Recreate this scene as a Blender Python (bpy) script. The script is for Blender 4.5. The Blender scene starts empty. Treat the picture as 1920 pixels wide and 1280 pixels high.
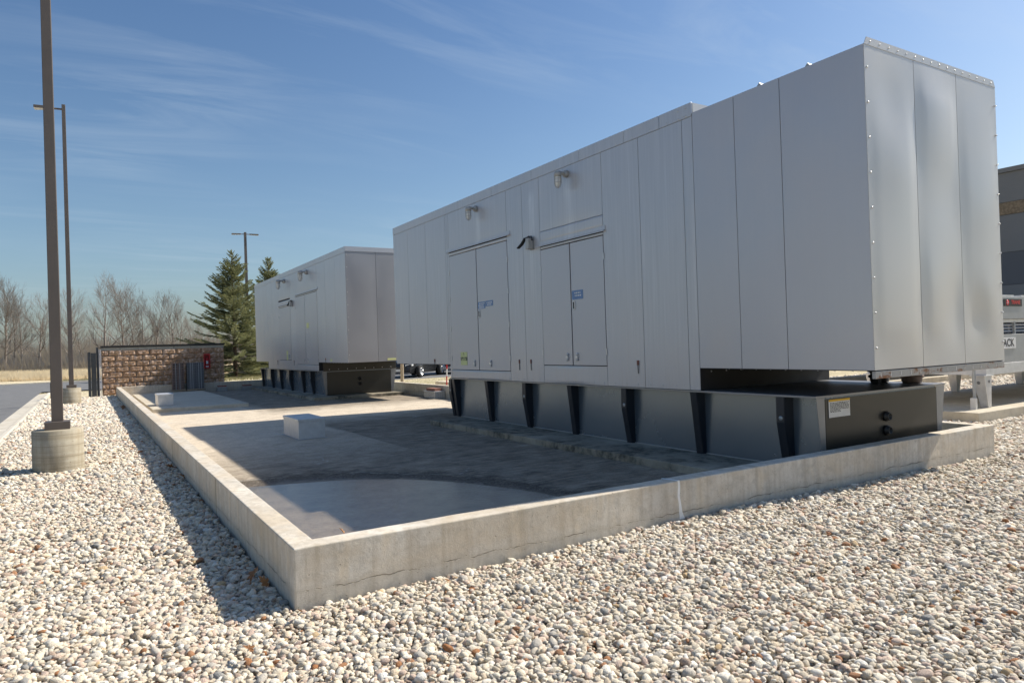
import bpy, bmesh, math, random
import numpy as np
from mathutils import Vector, Matrix, noise, Euler
random.seed(7)
rng = np.random.default_rng(11)
scene = bpy.context.scene
COL = scene.collection

# ------------------------------------------------------------------ camera
YAW, PITCH, ROLL, FPX = 0.5498, 0.0053, -0.0323, 1306.9
CAM = Vector((-1.0961, -4.5251, 1.6))
fw = Vector((math.sin(YAW)*math.cos(PITCH), math.cos(YAW)*math.cos(PITCH), math.sin(PITCH)))
rt = Vector((math.cos(YAW), -math.sin(YAW), 0)); up = rt.cross(fw)
r2 = rt*math.cos(ROLL) + up*math.sin(ROLL); u2 = -rt*math.sin(ROLL) + up*math.cos(ROLL)
cd = bpy.data.cameras.new('camera'); cam = bpy.data.objects.new('camera', cd); COL.objects.link(cam)
m = Matrix.Identity(4)
for i in range(3):
    m[i][0] = r2[i]; m[i][1] = u2[i]; m[i][2] = -fw[i]; m[i][3] = CAM[i]
cam.matrix_world = m
cd.sensor_width = 36; cd.lens = FPX*36/1920; cd.clip_start = .05; cd.clip_end = 3000
scene.camera = cam

# ------------------------------------------------------------------ light
SUN_DIR = Vector((1.062, -0.115, 1.0)).normalized()
sun_el = math.asin(SUN_DIR.z); sun_az = math.atan2(SUN_DIR.x, SUN_DIR.y)
sd = bpy.data.lights.new('sun', 'SUN'); sd.energy = 3.8; sd.angle = math.radians(.55); sd.color = (1, .925, .81)
so = bpy.data.objects.new('sun', sd); COL.objects.link(so)
so.rotation_euler = SUN_DIR.to_track_quat('Z', 'Y').to_euler(); so.location = (30, -10, 40)
w = bpy.data.worlds.new('World'); scene.world = w; w.use_nodes = True
N = w.node_tree.nodes; L = w.node_tree.links; N.clear()
out = N.new('ShaderNodeOutputWorld'); bg = N.new('ShaderNodeBackground'); bg.inputs[1].default_value = .100
sky = N.new('ShaderNodeTexSky'); sky.sky_type = 'NISHITA'; sky.sun_disc = False
sky.sun_elevation = sun_el; sky.sun_rotation = sun_az; sky.air_density = 1.0; sky.dust_density = 1.5; sky.ozone_density = 1.3
tc = N.new('ShaderNodeTexCoord'); sep = N.new('ShaderNodeSeparateXYZ'); L.new(tc.outputs['Generated'], sep.inputs[0])
add = N.new('ShaderNodeMath'); add.operation = 'ADD'; add.inputs[1].default_value = .12; L.new(sep.outputs[2], add.inputs[0])
mx_ = N.new('ShaderNodeMath'); mx_.operation = 'MAXIMUM'; mx_.inputs[1].default_value = .05; L.new(add.outputs[0], mx_.inputs[0])
dx = N.new('ShaderNodeMath'); dx.operation = 'DIVIDE'; L.new(sep.outputs[0], dx.inputs[0]); L.new(mx_.outputs[0], dx.inputs[1])
dy = N.new('ShaderNodeMath'); dy.operation = 'DIVIDE'; L.new(sep.outputs[1], dy.inputs[0]); L.new(mx_.outputs[0], dy.inputs[1])
cmb = N.new('ShaderNodeCombineXYZ'); L.new(dx.outputs[0], cmb.inputs[0]); L.new(dy.outputs[0], cmb.inputs[1])
mp = N.new('ShaderNodeMapping'); mp.inputs['Location'].default_value = (3.1, 1.35, 0); mp.inputs['Rotation'].default_value = (0, 0, 1.25); mp.inputs['Scale'].default_value = (.42, 1.9, 1); L.new(cmb.outputs[0], mp.inputs[0])
n1 = N.new('ShaderNodeTexNoise'); n1.inputs['Scale'].default_value = 2.1; n1.inputs['Detail'].default_value = 9; n1.inputs['Roughness'].default_value = .62; n1.inputs['Distortion'].default_value = .7
L.new(mp.outputs[0], n1.inputs['Vector'])
n2 = N.new('ShaderNodeTexNoise'); n2.inputs['Scale'].default_value = .7; n2.inputs['Detail'].default_value = 3; L.new(cmb.outputs[0], n2.inputs['Vector'])
cr = N.new('ShaderNodeMapRange'); cr.inputs[1].default_value = .46; cr.inputs[2].default_value = .74; L.new(n1.outputs[0], cr.inputs[0])
cr2 = N.new('ShaderNodeMapRange'); cr2.inputs[1].default_value = .40; cr2.inputs[2].default_value = .62; L.new(n2.outputs[0], cr2.inputs[0])
mul = N.new('ShaderNodeMath'); mul.operation = 'MULTIPLY'; L.new(cr.outputs[0], mul.inputs[0]); L.new(cr2.outputs[0], mul.inputs[1])
mul2 = N.new('ShaderNodeMath'); mul2.operation = 'MULTIPLY'; mul2.inputs[1].default_value = .27; L.new(mul.outputs[0], mul2.inputs[0])
mixc = N.new('ShaderNodeMix'); mixc.data_type = 'RGBA'; L.new(mul2.outputs[0], mixc.inputs[0]); tz = N.new('ShaderNodeMapRange'); tz.interpolation_type = 'SMOOTHSTEP'; tz.inputs[1].default_value = .05; tz.inputs[2].default_value = .6; L.new(sep.outputs[2], tz.inputs[0])
tcol = N.new('ShaderNodeMix'); tcol.data_type = 'RGBA'; L.new(tz.outputs[0], tcol.inputs[0]); tcol.inputs[6].default_value = (.55, .61, .67, 1); tcol.inputs[7].default_value = (.37, .48, .67, 1)
tm_ = N.new('ShaderNodeMix'); tm_.data_type = 'RGBA'; tm_.blend_type = 'MULTIPLY'; tm_.inputs[0].default_value = 1; L.new(sky.outputs[0], tm_.inputs[6]); L.new(tcol.outputs[2], tm_.inputs[7]); L.new(tm_.outputs[2], mixc.inputs[6]); mixc.inputs[7].default_value = (3.6, 4.1, 4.7, 1)
hs = N.new('ShaderNodeHueSaturation'); hs.inputs['Hue'].default_value = .492; hs.inputs['Saturation'].default_value = .98; hs.inputs['Value'].default_value = 1.0; L.new(mixc.outputs[2], hs.inputs['Color']); L.new(hs.outputs[0], bg.inputs[0]); L.new(bg.outputs[0], out.inputs[0])
vs = scene.view_settings; vs.view_transform = 'Standard'; vs.look = 'None'; vs.gamma = 1; vs.exposure = .86; vs.use_curve_mapping = False
scene.render.engine = 'CYCLES'; scene.cycles.max_bounces = 8; scene.cycles.transparent_max_bounces = 12

# ------------------------------------------------------------------ helpers
class MB:
    def __init__(s): s.v = []; s.f = []; s.sm = []
    def add(s, vs_, fs, smooth=False):
        b = len(s.v); s.v += [tuple(p) for p in vs_]
        for q in fs: s.f.append([b+i for i in q]); s.sm.append(smooth)
        return s
    def box(s, x0, x1, y0, y1, z0, z1):
        return s.add([(x0,y0,z0),(x1,y0,z0),(x1,y1,z0),(x0,y1,z0),(x0,y0,z1),(x1,y0,z1),(x1,y1,z1),(x0,y1,z1)],
                     [(3,2,1,0),(4,5,6,7),(0,1,5,4),(1,2,6,5),(2,3,7,6),(3,0,4,7)])
    def prism(s, pts, vec):
        n = len(pts); vec = Vector(vec); a = [Vector(p) for p in pts]; b = [p+vec for p in a]
        return s.add(a+b, [list(range(n))[::-1], list(range(n, 2*n))] + [(i, (i+1) % n, n+(i+1) % n, n+i) for i in range(n)])
    def tube(s, p0, p1, ra, rb=None, n=8, caps=True, smooth=True):
        p0 = Vector(p0); p1 = Vector(p1); rb = ra if rb is None else rb
        d = (p1-p0)
        if d.length < 1e-6: return s
        d.normalize(); a = d.orthogonal().normalized(); b = d.cross(a)
        vs_ = []
        for p, r in ((p0, ra), (p1, rb)):
            for i in range(n):
                t = 2*math.pi*i/n; vs_.append(p + a*r*math.cos(t) + b*r*math.sin(t))
        s.add(vs_, [(i, (i+1) % n, n+(i+1) % n, n+i) for i in range(n)], smooth)
        if caps: s.add([vs_[i] for i in range(n)], [list(range(n))[::-1]]); s.add([vs_[n+i] for i in range(n)], [list(range(n))])
        return s
    def dome(s, c, nrm, r, h, n=6):
        c = Vector(c); d = Vector(nrm).normalized(); a = d.orthogonal().normalized(); b = d.cross(a)
        vs_ = []
        for rr, hh in ((r, 0), (r*.8, h*.7)):
            for i in range(n):
                t = 2*math.pi*i/n; vs_.append(c + d*hh + a*rr*math.cos(t) + b*rr*math.sin(t))
        vs_.append(c+d*h)
        return s.add(vs_, [(i, (i+1) % n, n+(i+1) % n, n+i) for i in range(n)] + [(n+i, n+(i+1) % n, 2*n) for i in range(n)], True)
    def revolve(s, c, prof, n=24, axis=(0,0,1), smooth=True):
        c = Vector(c); d = Vector(axis).normalized(); a = d.orthogonal().normalized(); b = d.cross(a); vs_ = []
        for r, h in prof:
            for i in range(n):
                t = 2*math.pi*i/n; vs_.append(c+d*h+a*r*math.cos(t)+b*r*math.sin(t))
        fs = []
        for k in range(len(prof)-1):
            fs += [(k*n+i, k*n+(i+1) % n, (k+1)*n+(i+1) % n, (k+1)*n+i) for i in range(n)]
        return s.add(vs_, fs, smooth)
    def mesh(s, name):
        me = bpy.data.meshes.new(name); me.from_pydata(s.v, [], s.f)
        me.polygons.foreach_set('use_smooth', s.sm); me.update(); return me
    def build(s, name, mat, parent=None, bevel=0, seg=2):
        o = link(s.mesh(name), name, mat, parent)
        if bevel:
            b = o.modifiers.new('bevel', 'BEVEL'); b.width = bevel; b.segments = seg; b.limit_method = 'ANGLE'; b.angle_limit = .7
        return o

def wloc(o):
    v = Vector(o.location)
    return v if o.parent is None else v + wloc(o.parent) + o.matrix_parent_inverse.to_translation()
def setparent(o, parent):
    o.parent = parent
    o.matrix_parent_inverse = Matrix.Translation(-wloc(parent))
def link(me, name, mat, parent=None):
    if mat is not None and not me.materials: me.materials.append(mat)
    o = bpy.data.objects.new(name, me); COL.objects.link(o)
    if parent is not None: setparent(o, parent)
    return o
def tag(o, label=None, cat=None, group=None, kind=None):
    if label: o['label'] = label
    if cat: o['category'] = cat
    if group: o['group'] = group
    if kind: o['kind'] = kind
    return o
def empty(name, loc, label, cat, group=None):
    o = bpy.data.objects.new(name, None); o.location = loc; o.empty_display_size = .2; COL.objects.link(o)
    return tag(o, label, cat, group)
def copy_tree(o, parent=None, skip=()):
    c = o.copy(); COL.objects.link(c)
    if parent is not None: c.parent = parent
    for ch in list(o.children): copy_tree(ch, c)
    return c
def struct(name, mb, mat): return tag(mb.build(name, mat), kind='structure')

# ------------------------------------------------------------------ materials
def newmat(name):
    mt = bpy.data.materials.new(name); mt.use_nodes = True; nt = mt.node_tree
    return mt, nt.nodes, nt.links, nt.nodes['Principled BSDF']
def pos(n, l, scale=(1,1,1), rot=(0,0,0)):
    g = n.new('ShaderNodeNewGeometry'); mp_ = n.new('ShaderNodeMapping'); mp_.inputs['Scale'].default_value = scale; mp_.inputs['Rotation'].default_value = rot
    l.new(g.outputs['Position'], mp_.inputs[0]); return mp_.outputs[0]
def tnoise(n, l, vec, scale, detail=5, rough=.6, dist=0):
    t = n.new('ShaderNodeTexNoise'); t.inputs['Scale'].default_value = scale; t.inputs['Detail'].default_value = detail
    t.inputs['Roughness'].default_value = rough; t.inputs['Distortion'].default_value = dist; l.new(vec, t.inputs['Vector']); return t.outputs[0]
def ramp(n, l, fac, stops):
    r = n.new('ShaderNodeValToRGB'); e = r.color_ramp.elements
    while len(e) < len(stops): e.new(.5)
    for k, (p, c) in enumerate(stops): e[k].position = p; e[k].color = (*c, 1) if len(c) == 3 else c
    l.new(fac, r.inputs[0]); return r.outputs[0]
def mr(n, l, v, a, b, c=0, d=1, clamp=True):
    q = n.new('ShaderNodeMapRange'); q.clamp = clamp
    for i, x in enumerate((a, b, c, d)): q.inputs[i+1].default_value = x
    l.new(v, q.inputs[0]); return q.outputs[0]
def math_(n, l, op, a, b=None):
    q = n.new('ShaderNodeMath'); q.operation = op
    for i, x in enumerate((a, b)):
        if x is None: continue
        if isinstance(x, (int, float)): q.inputs[i].default_value = x
        else: l.new(x, q.inputs[i])
    return q.outputs[0]
def mixcol(n, l, fac, a, b, mode='MIX'):
    q = n.new('ShaderNodeMix'); q.data_type = 'RGBA'; q.blend_type = mode
    for i, x in ((0, fac), (6, a), (7, b)):
        if isinstance(x, (int, float)): q.inputs[i].default_value = x
        elif isinstance(x, tuple): q.inputs[i].default_value = (*x, 1)
        else: l.new(x, q.inputs[i])
    return q.outputs[2]
def bump(n, l, h, dist, strength=1, nrm=None):
    b = n.new('ShaderNodeBump'); b.inputs['Distance'].default_value = dist; b.inputs['Strength'].default_value = strength; l.new(h, b.inputs['Height'])
    if nrm is not None: l.new(nrm, b.inputs['Normal'])
    return b.outputs[0]
def simple(name, col, rough=.5, metal=0, var=.12, scale=6, bmp=0, bscale=80, emit=None):
    mt, n, l, p = newmat(name)
    v = pos(n, l); f = tnoise(n, l, v, scale, 6)
    c = ramp(n, l, f, [(.25, tuple(x*(1-var) for x in col)), (.75, tuple(min(1, x*(1+var)) for x in col))])
    l.new(c, p.inputs['Base Color']); p.inputs['Metallic'].default_value = metal
    l.new(mr(n, l, f, .2, .8, rough*.88, min(1, rough*1.12)), p.inputs['Roughness'])
    if bmp: l.new(bump(n, l, tnoise(n, l, v, bscale, 4), bmp), p.inputs['Normal'])
    return mt

def enclosure_mat(name, axis, col=(.515, .515, .54), metal=.42, rough=.36, rust=False, streaky=1.0):
    mt, n, l, p = newmat(name)
    sc = (0, 14, .35) if axis == 'x' else (14, 0, .35)
    v = pos(n, l, sc); st = tnoise(n, l, v, 1.6, 5, .65)
    v2 = pos(n, l); bl = tnoise(n, l, v2, 1.1, 5, .6); fine = tnoise(n, l, v2, 34, 3, .7)
    k_ = .09*min(1, streaky); d = tuple(x*(1-k_) for x in col); b = tuple(x*(1+k_) for x in col)
    c = ramp(n, l, st, [(.3, d), (.55, col), (.8, b)])
    c = mixcol(n, l, mr(n, l, bl, .35, .75, 0, .22), c, tuple(x*1.15 for x in col))
    # run-off stains: pale streaks and brown tide marks low down
    g = n.new('ShaderNodeNewGeometry'); sp = n.new('ShaderNodeSeparateXYZ'); l.new(g.outputs[0], sp.inputs[0])
    low = mr(n, l, sp.outputs[2], 1.75, 1.0, 0, 1)
    stm = mr(n, l, st, .5, .72, 0, 1)
    c = mixcol(n, l, math_(n, l, 'MULTIPLY', math_(n, l, 'MULTIPLY', low, stm), .35*streaky), c, (.30, .23, .19))
    c = mixcol(n, l, math_(n, l, 'MULTIPLY', mr(n, l, st, .58, .74, 0, 1), .20*streaky), c, (.70, .70, .72))
    if axis == 'x' and streaky > .5:
        for yl in (8.10, 4.92, 6.03):
            dyl = math_(n, l, 'ABSOLUTE', math_(n, l, 'SUBTRACT', math_(n, l, 'ADD', sp.outputs[1], mr(n, l, bl, .3, .7, -.06, .06)), yl))
            zl = math_(n, l, 'MULTIPLY', mr(n, l, sp.outputs[2], 4.42, 4.25), mr(n, l, sp.outputs[2], 2.2, 4.2))
            c = mixcol(n, l, math_(n, l, 'MULTIPLY', math_(n, l, 'MULTIPLY', mr(n, l, dyl, .16, .02), zl), mr(n, l, st, .40, .62, .12, .5)), c, (.78, .78, .79))
    if rust:
        rn = tnoise(n, l, pos(n, l, (1.2, 1.2, 3)), 3.2, 7, .7)
        c = mixcol(n, l, mr(n, l, rn, .52, .62), c, (.20, .085, .035))
    l.new(c, p.inputs['Base Color'])
    p.inputs['Metallic'].default_value = metal
    l.new(mr(n, l, math_(n, l, 'ADD', math_(n, l, 'MULTIPLY', st, streaky), bl), .35+.35*streaky, .65+.65*streaky, rough*.88, rough*1.18), p.inputs['Roughness'])
    l.new(bump(n, l, fine, .0006, .6), p.inputs['Normal'])
    return mt

def concrete_mat(name, base=(.40, .385, .35), crack=False, form=True, mossy=0.0, zc=.07, bands=False):
    mt, n, l, p = newmat(name)
    v = pos(n, l); big = tnoise(n, l, v, .9, 6, .62); mid = tnoise(n, l, v, 6, 7, .68); fine = tnoise(n, l, v, 90, 4, .75)
    dk = tuple(x*.62 for x in base); lt = tuple(x*1.18 for x in base)
    c = ramp(n, l, mid, [(.28, dk), (.5, base), (.74, lt)])
    c = mixcol(n, l, mr(n, l, big, .38, .66, 0, .75), c, (base[0]*.78, base[1]*.74, base[2]*.68))
    c = mixcol(n, l, mr(n, l, fine, .3, .7, .35, 0), c, dk)
    h = math_(n, l, 'ADD', math_(n, l, 'MULTIPLY', fine, .35), math_(n, l, 'MULTIPLY', mid, 1.2))
    g = n.new('ShaderNodeNewGeometry'); sp = n.new('ShaderNodeSeparateXYZ'); l.new(g.outputs[0], sp.inputs[0])
    if form:   # vertical streaks left by the shuttering and rain
        st = tnoise(n, l, pos(n, l, (9, 9, .5)), 1.2, 5, .6)
        c = mixcol(n, l, mr(n, l, st, .46, .72, 0, .6), c, (base[0]*.50, base[1]*.44, base[2]*.36))
        c = mixcol(n, l, mr(n, l, tnoise(n, l, pos(n, l, (3, 3, 1)), 1.7, 5), .55, .75, 0, .45), c, (base[0]*1.05, base[1]*.92, base[2]*.72))
        pit = n.new('ShaderNodeTexVoronoi'); pit.inputs['Scale'].default_value = 23; l.new(v, pit.inputs['Vector'])
        pr_ = n.new('ShaderNodeTexWhiteNoise'); l.new(pit.outputs['Position'], pr_.inputs['Vector'])
        sel = math_(n, l, 'MULTIPLY', math_(n, l, 'LESS_THAN', pit.outputs['Distance'], .11), math_(n, l, 'GREATER_THAN', pr_.outputs['Value'], .72))
        c = mixcol(n, l, math_(n, l, 'MULTIPLY', sel, .75), c, (base[0]*.3, base[1]*.27, base[2]*.24))
        h = math_(n, l, 'SUBTRACT', h, math_(n, l, 'MULTIPLY', sel, 2.0))
    if bands:
        bd_ = tnoise(n, l, pos(n, l, (.6, .6, 9)), 1.7, 5, .6)
        c = mixcol(n, l, mr(n, l, bd_, .42, .66, 0, .6), c, (base[0]*.55, base[1]*.5, base[2]*.42))
        bl_ = tnoise(n, l, pos(n, l, (4, 4, .4)), .9, 4, .6); c = mixcol(n, l, mr(n, l, bl_, .5, .66, 0, .65), c, (base[0]*.42, base[1]*.38, base[2]*.32))
        ln_ = math_(n, l, 'ABSOLUTE', math_(n, l, 'SUBTRACT', math_(n, l, 'FRACT', math_(n, l, 'ADD', math_(n, l, 'MULTIPLY', sp.outputs[2], 6.2), math_(n, l, 'MULTIPLY', big, .5))), .5))
        c = mixcol(n, l, math_(n, l, 'MULTIPLY', mr(n, l, ln_, .03, .01), .5), c, (base[0]*.3, base[1]*.27, base[2]*.2))
    if crack:
        tan = math_(n, l, 'MULTIPLY', mr(n, l, tnoise(n, l, pos(n, l, (1, 1, 1.6)), 1.5, 8, .72), .44, .60), mr(n, l, sp.outputs[2], .03, .14))
        c = mixcol(n, l, math_(n, l, 'MULTIPLY', tan, .38), c, (base[0]*.80, base[1]*.68, base[2]*.52))
        mot = tnoise(n, l, v, 17, 8, .8, .6); c = mixcol(n, l, mr(n, l, mot, .50, .66, 0, .5), c, (base[0]*.52, base[1]*.49, base[2]*.44)); h = math_(n, l, 'ADD', h, mot)
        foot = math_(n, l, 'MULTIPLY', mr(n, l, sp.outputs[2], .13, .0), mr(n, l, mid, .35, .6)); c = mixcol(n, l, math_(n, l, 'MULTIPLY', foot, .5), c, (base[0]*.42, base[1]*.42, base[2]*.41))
    if crack:   # the cold joint running low along the wall
        wob = mr(n, l, tnoise(n, l, pos(n, l, (2, 2, 0)), 2.2, 4), 0, 1, -.045, .045)
        wob2 = mr(n, l, tnoise(n, l, pos(n, l, (1, 1, 0)), 22, 4), 0, 1, -.008, .008)
        dz = math_(n, l, 'ABSOLUTE', math_(n, l, 'SUBTRACT', math_(n, l, 'ADD', math_(n, l, 'ADD', sp.outputs[2], wob), wob2), zc))
        ck = math_(n, l, 'MULTIPLY', mr(n, l, dz, .0035, .0015), mr(n, l, tnoise(n, l, pos(n, l, (1, 1, .2)), 2.6, 5, .7), .47, .56))
        c = mixcol(n, l, math_(n, l, 'MULTIPLY', ck, .55), c, (.06, .05, .04))
        band = mr(n, l, dz, .03, 0, 0, .3); c = mixcol(n, l, band, c, (base[0]*.6, base[1]*.55, base[2]*.48))
        h = math_(n, l, 'SUBTRACT', h, math_(n, l, 'MULTIPLY', ck, 3.0))
    if mossy:
        mm = math_(n, l, 'MULTIPLY', mr(n, l, mid, .36, .58), mr(n, l, big, .34, .56))
        c = mixcol(n, l, math_(n, l, 'MULTIPLY', mm, mossy), c, (.055, .055, .045))
    l.new(c, p.inputs['Base Color']); p.inputs['Roughness'].default_value = .9; p.inputs['Specular IOR Level'].default_value = .25
    l.new(bump(n, l, h, .003), p.inputs['Normal'])
    return mt

def slab_mat():
    mt, n, l, p = newmat('basin_slab_concrete')
    v = pos(n, l); big = tnoise(n, l, v, .55, 6, .65); mid = tnoise(n, l, v, 3.2, 8, .7); fine = tnoise(n, l, v, 46, 4, .85)
    brush = tnoise(n, l, pos(n, l, (1, 7, 1)), 2.5, 5, .7)
    g = n.new('ShaderNodeNewGeometry'); sp = n.new('ShaderNodeSeparateXYZ'); l.new(g.outputs[0], sp.inputs[0])
    X, Y = sp.outputs[0], sp.outputs[1]
    base = ramp(n, l, mid, [(.25, (.46, .385, .285)), (.5, (.62, .53, .41)), (.8, (.74, .65, .51))])
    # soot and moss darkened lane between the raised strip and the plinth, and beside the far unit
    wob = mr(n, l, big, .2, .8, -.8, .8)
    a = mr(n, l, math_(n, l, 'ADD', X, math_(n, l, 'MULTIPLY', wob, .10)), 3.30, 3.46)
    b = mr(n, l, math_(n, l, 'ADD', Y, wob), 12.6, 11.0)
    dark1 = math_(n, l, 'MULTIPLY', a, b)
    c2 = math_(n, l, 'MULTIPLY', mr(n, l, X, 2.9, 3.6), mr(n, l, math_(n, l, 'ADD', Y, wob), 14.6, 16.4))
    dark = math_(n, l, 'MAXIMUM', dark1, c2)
    # front end of the basin stays damp
    damp = mr(n, l, math_(n, l, 'ADD', Y, math_(n, l, 'ADD', math_(n, l, 'MULTIPLY', wob, 1.3), math_(n, l, 'MULTIPLY', X, -.35))), 8.6, 4.6)
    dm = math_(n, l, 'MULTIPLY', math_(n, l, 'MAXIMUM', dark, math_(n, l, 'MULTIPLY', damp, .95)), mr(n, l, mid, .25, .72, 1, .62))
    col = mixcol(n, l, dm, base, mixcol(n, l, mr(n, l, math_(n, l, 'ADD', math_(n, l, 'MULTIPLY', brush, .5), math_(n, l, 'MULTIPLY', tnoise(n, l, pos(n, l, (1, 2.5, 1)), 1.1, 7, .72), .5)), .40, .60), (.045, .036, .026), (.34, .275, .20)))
    # ring of grime and the wet patch round the puddle
    px = math_(n, l, 'DIVIDE', math_(n, l, 'SUBTRACT', X, .6), 2.75); py = math_(n, l, 'DIVIDE', math_(n, l, 'SUBTRACT', Y, .9), 3.75)
    dd = math_(n, l, 'SQRT', math_(n, l, 'ADD', math_(n, l, 'MULTIPLY', px, px), math_(n, l, 'MULTIPLY', py, py)))
    dd = math_(n, l, 'ADD', dd, mr(n, l, mid, .2, .8, -.10, .10))
    ring = math_(n, l, 'MULTIPLY', mr(n, l, math_(n, l, 'ABSOLUTE', math_(n, l, 'SUBTRACT', dd, 1.02)), .15, .04), mr(n, l, fine, .68, .45))
    wet = mr(n, l, dd, 1.06, .94)
    col = mixcol(n, l, math_(n, l, 'MULTIPLY', wet, .80), col, mixcol(n, l, mr(n, l, mid, .3, .7), (.20, .155, .11), (.46, .38, .285)))
    col = mixcol(n, l, math_(n, l, 'MULTIPLY', ring, .95), col, (.04, .031, .021))
    col = mixcol(n, l, mr(n, l, fine, .60, .74, 0, .5), col, (.46, .42, .36)); col = mixcol(n, l, mr(n, l, tnoise(n, l, v, 21, 6, .8), .50, .68, 0, .5), col, (.06, .05, .04))
    cracks = n.new('ShaderNodeTexVoronoi'); cracks.feature = 'DISTANCE_TO_EDGE'; cracks.inputs['Scale'].default_value = .33
    wv = n.new('ShaderNodeVectorMath'); wv.operation = 'ADD'; l.new(v, wv.inputs[0])
    nt_ = n.new('ShaderNodeTexNoise'); nt_.inputs['Scale'].default_value = 1.4; nt_.inputs['Detail'].default_value = 6; l.new(v, nt_.inputs[0]); l.new(nt_.outputs['Color'], wv.inputs[1]); l.new(wv.outputs[0], cracks.inputs['Vector'])
    ck = math_(n, l, 'MULTIPLY', mr(n, l, cracks.outputs[0], .006, .002), mr(n, l, big, .48, .58))
    col = mixcol(n, l, math_(n, l, 'MULTIPLY', ck, .6), col, (.55, .54, .5))
    l.new(col, p.inputs['Base Color'])
    l.new(math_(n, l, 'SUBTRACT', .88, math_(n, l, 'MULTIPLY', wet, .4)), p.inputs['Roughness'])
    sp_ = tnoise(n, l, v, 150, 3, .8)
    l.new(bump(n, l, math_(n, l, 'ADD', math_(n, l, 'ADD', math_(n, l, 'MULTIPLY', fine, .6), sp_), mid), .006), p.inputs['Normal'])
    return mt

M = {}
M['enc_x'] = enclosure_mat('grey_painted_steel_side', 'x')
M['enc_smooth'] = enclosure_mat('grey_painted_steel_smooth', 'x', col=(.485, .482, .51), streaky=.12)
M['enc_y_dim'] = enclosure_mat('grey_painted_steel_end_dimmed', 'y', col=(.33, .33, .345), metal=.35, rough=.42, streaky=.1)  # same paint as the near end, its duller reflection put into the colour
M['enc_y'] = enclosure_mat('grey_painted_steel_end', 'y', col=(.54, .53, .51), metal=.30, rough=.36, streaky=.04)
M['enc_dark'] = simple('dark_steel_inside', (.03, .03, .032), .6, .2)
M['enc_rust'] = enclosure_mat('rusting_galvanised_channel', 'y', col=(.34, .34, .35), metal=.5, rust=True)
M['tank'] = simple('charcoal_tank_paint', (.19, .228, .265), .27, .6, .05, .8)
M['gusset'] = simple('gusset_paint_shaded', (.022, .026, .034), .38, .2, .15, 2)  # tank paint blackened: the dark ground it mirrors put into the colour
M['tank_end'] = simple('charcoal_tank_end_paint', (.05, .048, .042), .30, .4, .08, 1.2)
M['flange'] = simple('grey_tank_top_plate', (.26, .265, .275), .36, .5, .12, 3)
M['galv'] = simple('galvanised_steel', (.60, .60, .60), .42, .5, .12, 9)
M['galv_dull'] = simple('dull_galvanised_steel', (.36, .37, .375), .45, .5, .1, 7)
M['bolt'] = simple('bright_zinc_bolts', (.62, .62, .62), .35, .7)
M['black'] = simple('black_rubber', (.018, .018, .018), .5)
M['bronze'] = simple('bronze_painted_pole', (.14, .115, .098), .45, .25, .08, 2, .0008, 60)
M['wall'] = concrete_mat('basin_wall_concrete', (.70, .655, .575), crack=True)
M['conc'] = concrete_mat('plain_concrete', (.52, .48, .39))
M['base_conc'] = concrete_mat('banded_base_concrete', (.50, .46, .37), bands=True)
M['plinth'] = concrete_mat('mossy_plinth_concrete', (.46, .41, .32), form=False, mossy=.85)
M['pad'] = concrete_mat('equipment_pad_concrete', (.62, .56, .45), form=False)
M['kerb'] = concrete_mat('kerb_concrete', (.62, .575, .49), form=False)
M['slab'] = slab_mat()
M['white'] = simple('white_sealant', (.78, .78, .76), .6)
M['paper'] = simple('white_sticker', (.74, .73, .70), .5)
M['yellow'] = simple('faded_yellow_sticker', (.66, .68, .30), .5)
M['gold'] = simple('amber_sticker_band', (.72, .42, .01), .5)
M['blue'] = simple('blue_label', (.14, .25, .46), .4)
M['ink'] = simple('dark_print', (.05, .05, .05), .6)
M['red'] = simple('red_paint', (.55, .015, .02), .35)
M['asphalt'] = simple('asphalt', (.15, .15, .15), .85, 0, .22, 2.2, .004, 140)
M['coping'] = simple('dark_metal_coping', (.03, .028, .026), .5, .2)
M['limestone'] = simple('pale_stone_band', (.42, .40, .34), .85, 0, .12, 6, .003, 60)
M['glass'] = simple('frosted_lamp_glass', (.72, .74, .74), .18)
M['lamp_grey'] = simple('cast_aluminium', (.40, .40, .39), .5, .3)
M['brickred'] = simple('red_brick', (.27, .12, .085), .85, 0, .3, 20, .003, 90)
M['bark'] = simple('bare_bark', (.20, .175, .155), .9, 0, .3, 3)
M['bark2'] = simple('spruce_bark', (.10, .07, .05), .9, 0, .3, 6)
M['brush'] = simple('dry_brush', (.42, .37, .31), .95, 0, .25, .25)
M['gate'] = simple('dark_gate_metal', (.055, .06, .065), .5, .2)

def brick_mat():
    mt, n, l, p = newmat('split_face_block')
    v = pos(n, l); f = tnoise(n, l, v, 13, 6, .7); h = tnoise(n, l, v, 7, 7, .75)
    oi = n.new('ShaderNodeObjectInfo')
    c = ramp(n, l, f, [(.3, (.30, .18, .10)), (.52, (.42, .265, .155)), (.72, (.58, .42, .29))])
    c = mixcol(n, l, mr(n, l, h, .50, .58, 0, .9), c, (.74, .56, .44))
    c = mixcol(n, l, mr(n, l, oi.outputs['Random'], 0, 1, 0, .35), c, (.24, .13, .08))
    l.new(c, p.inputs['Base Color']); p.inputs['Roughness'].default_value = .92
    l.new(bump(n, l, h, .025), p.inputs['Normal']); return mt
M['block'] = brick_mat()

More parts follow.
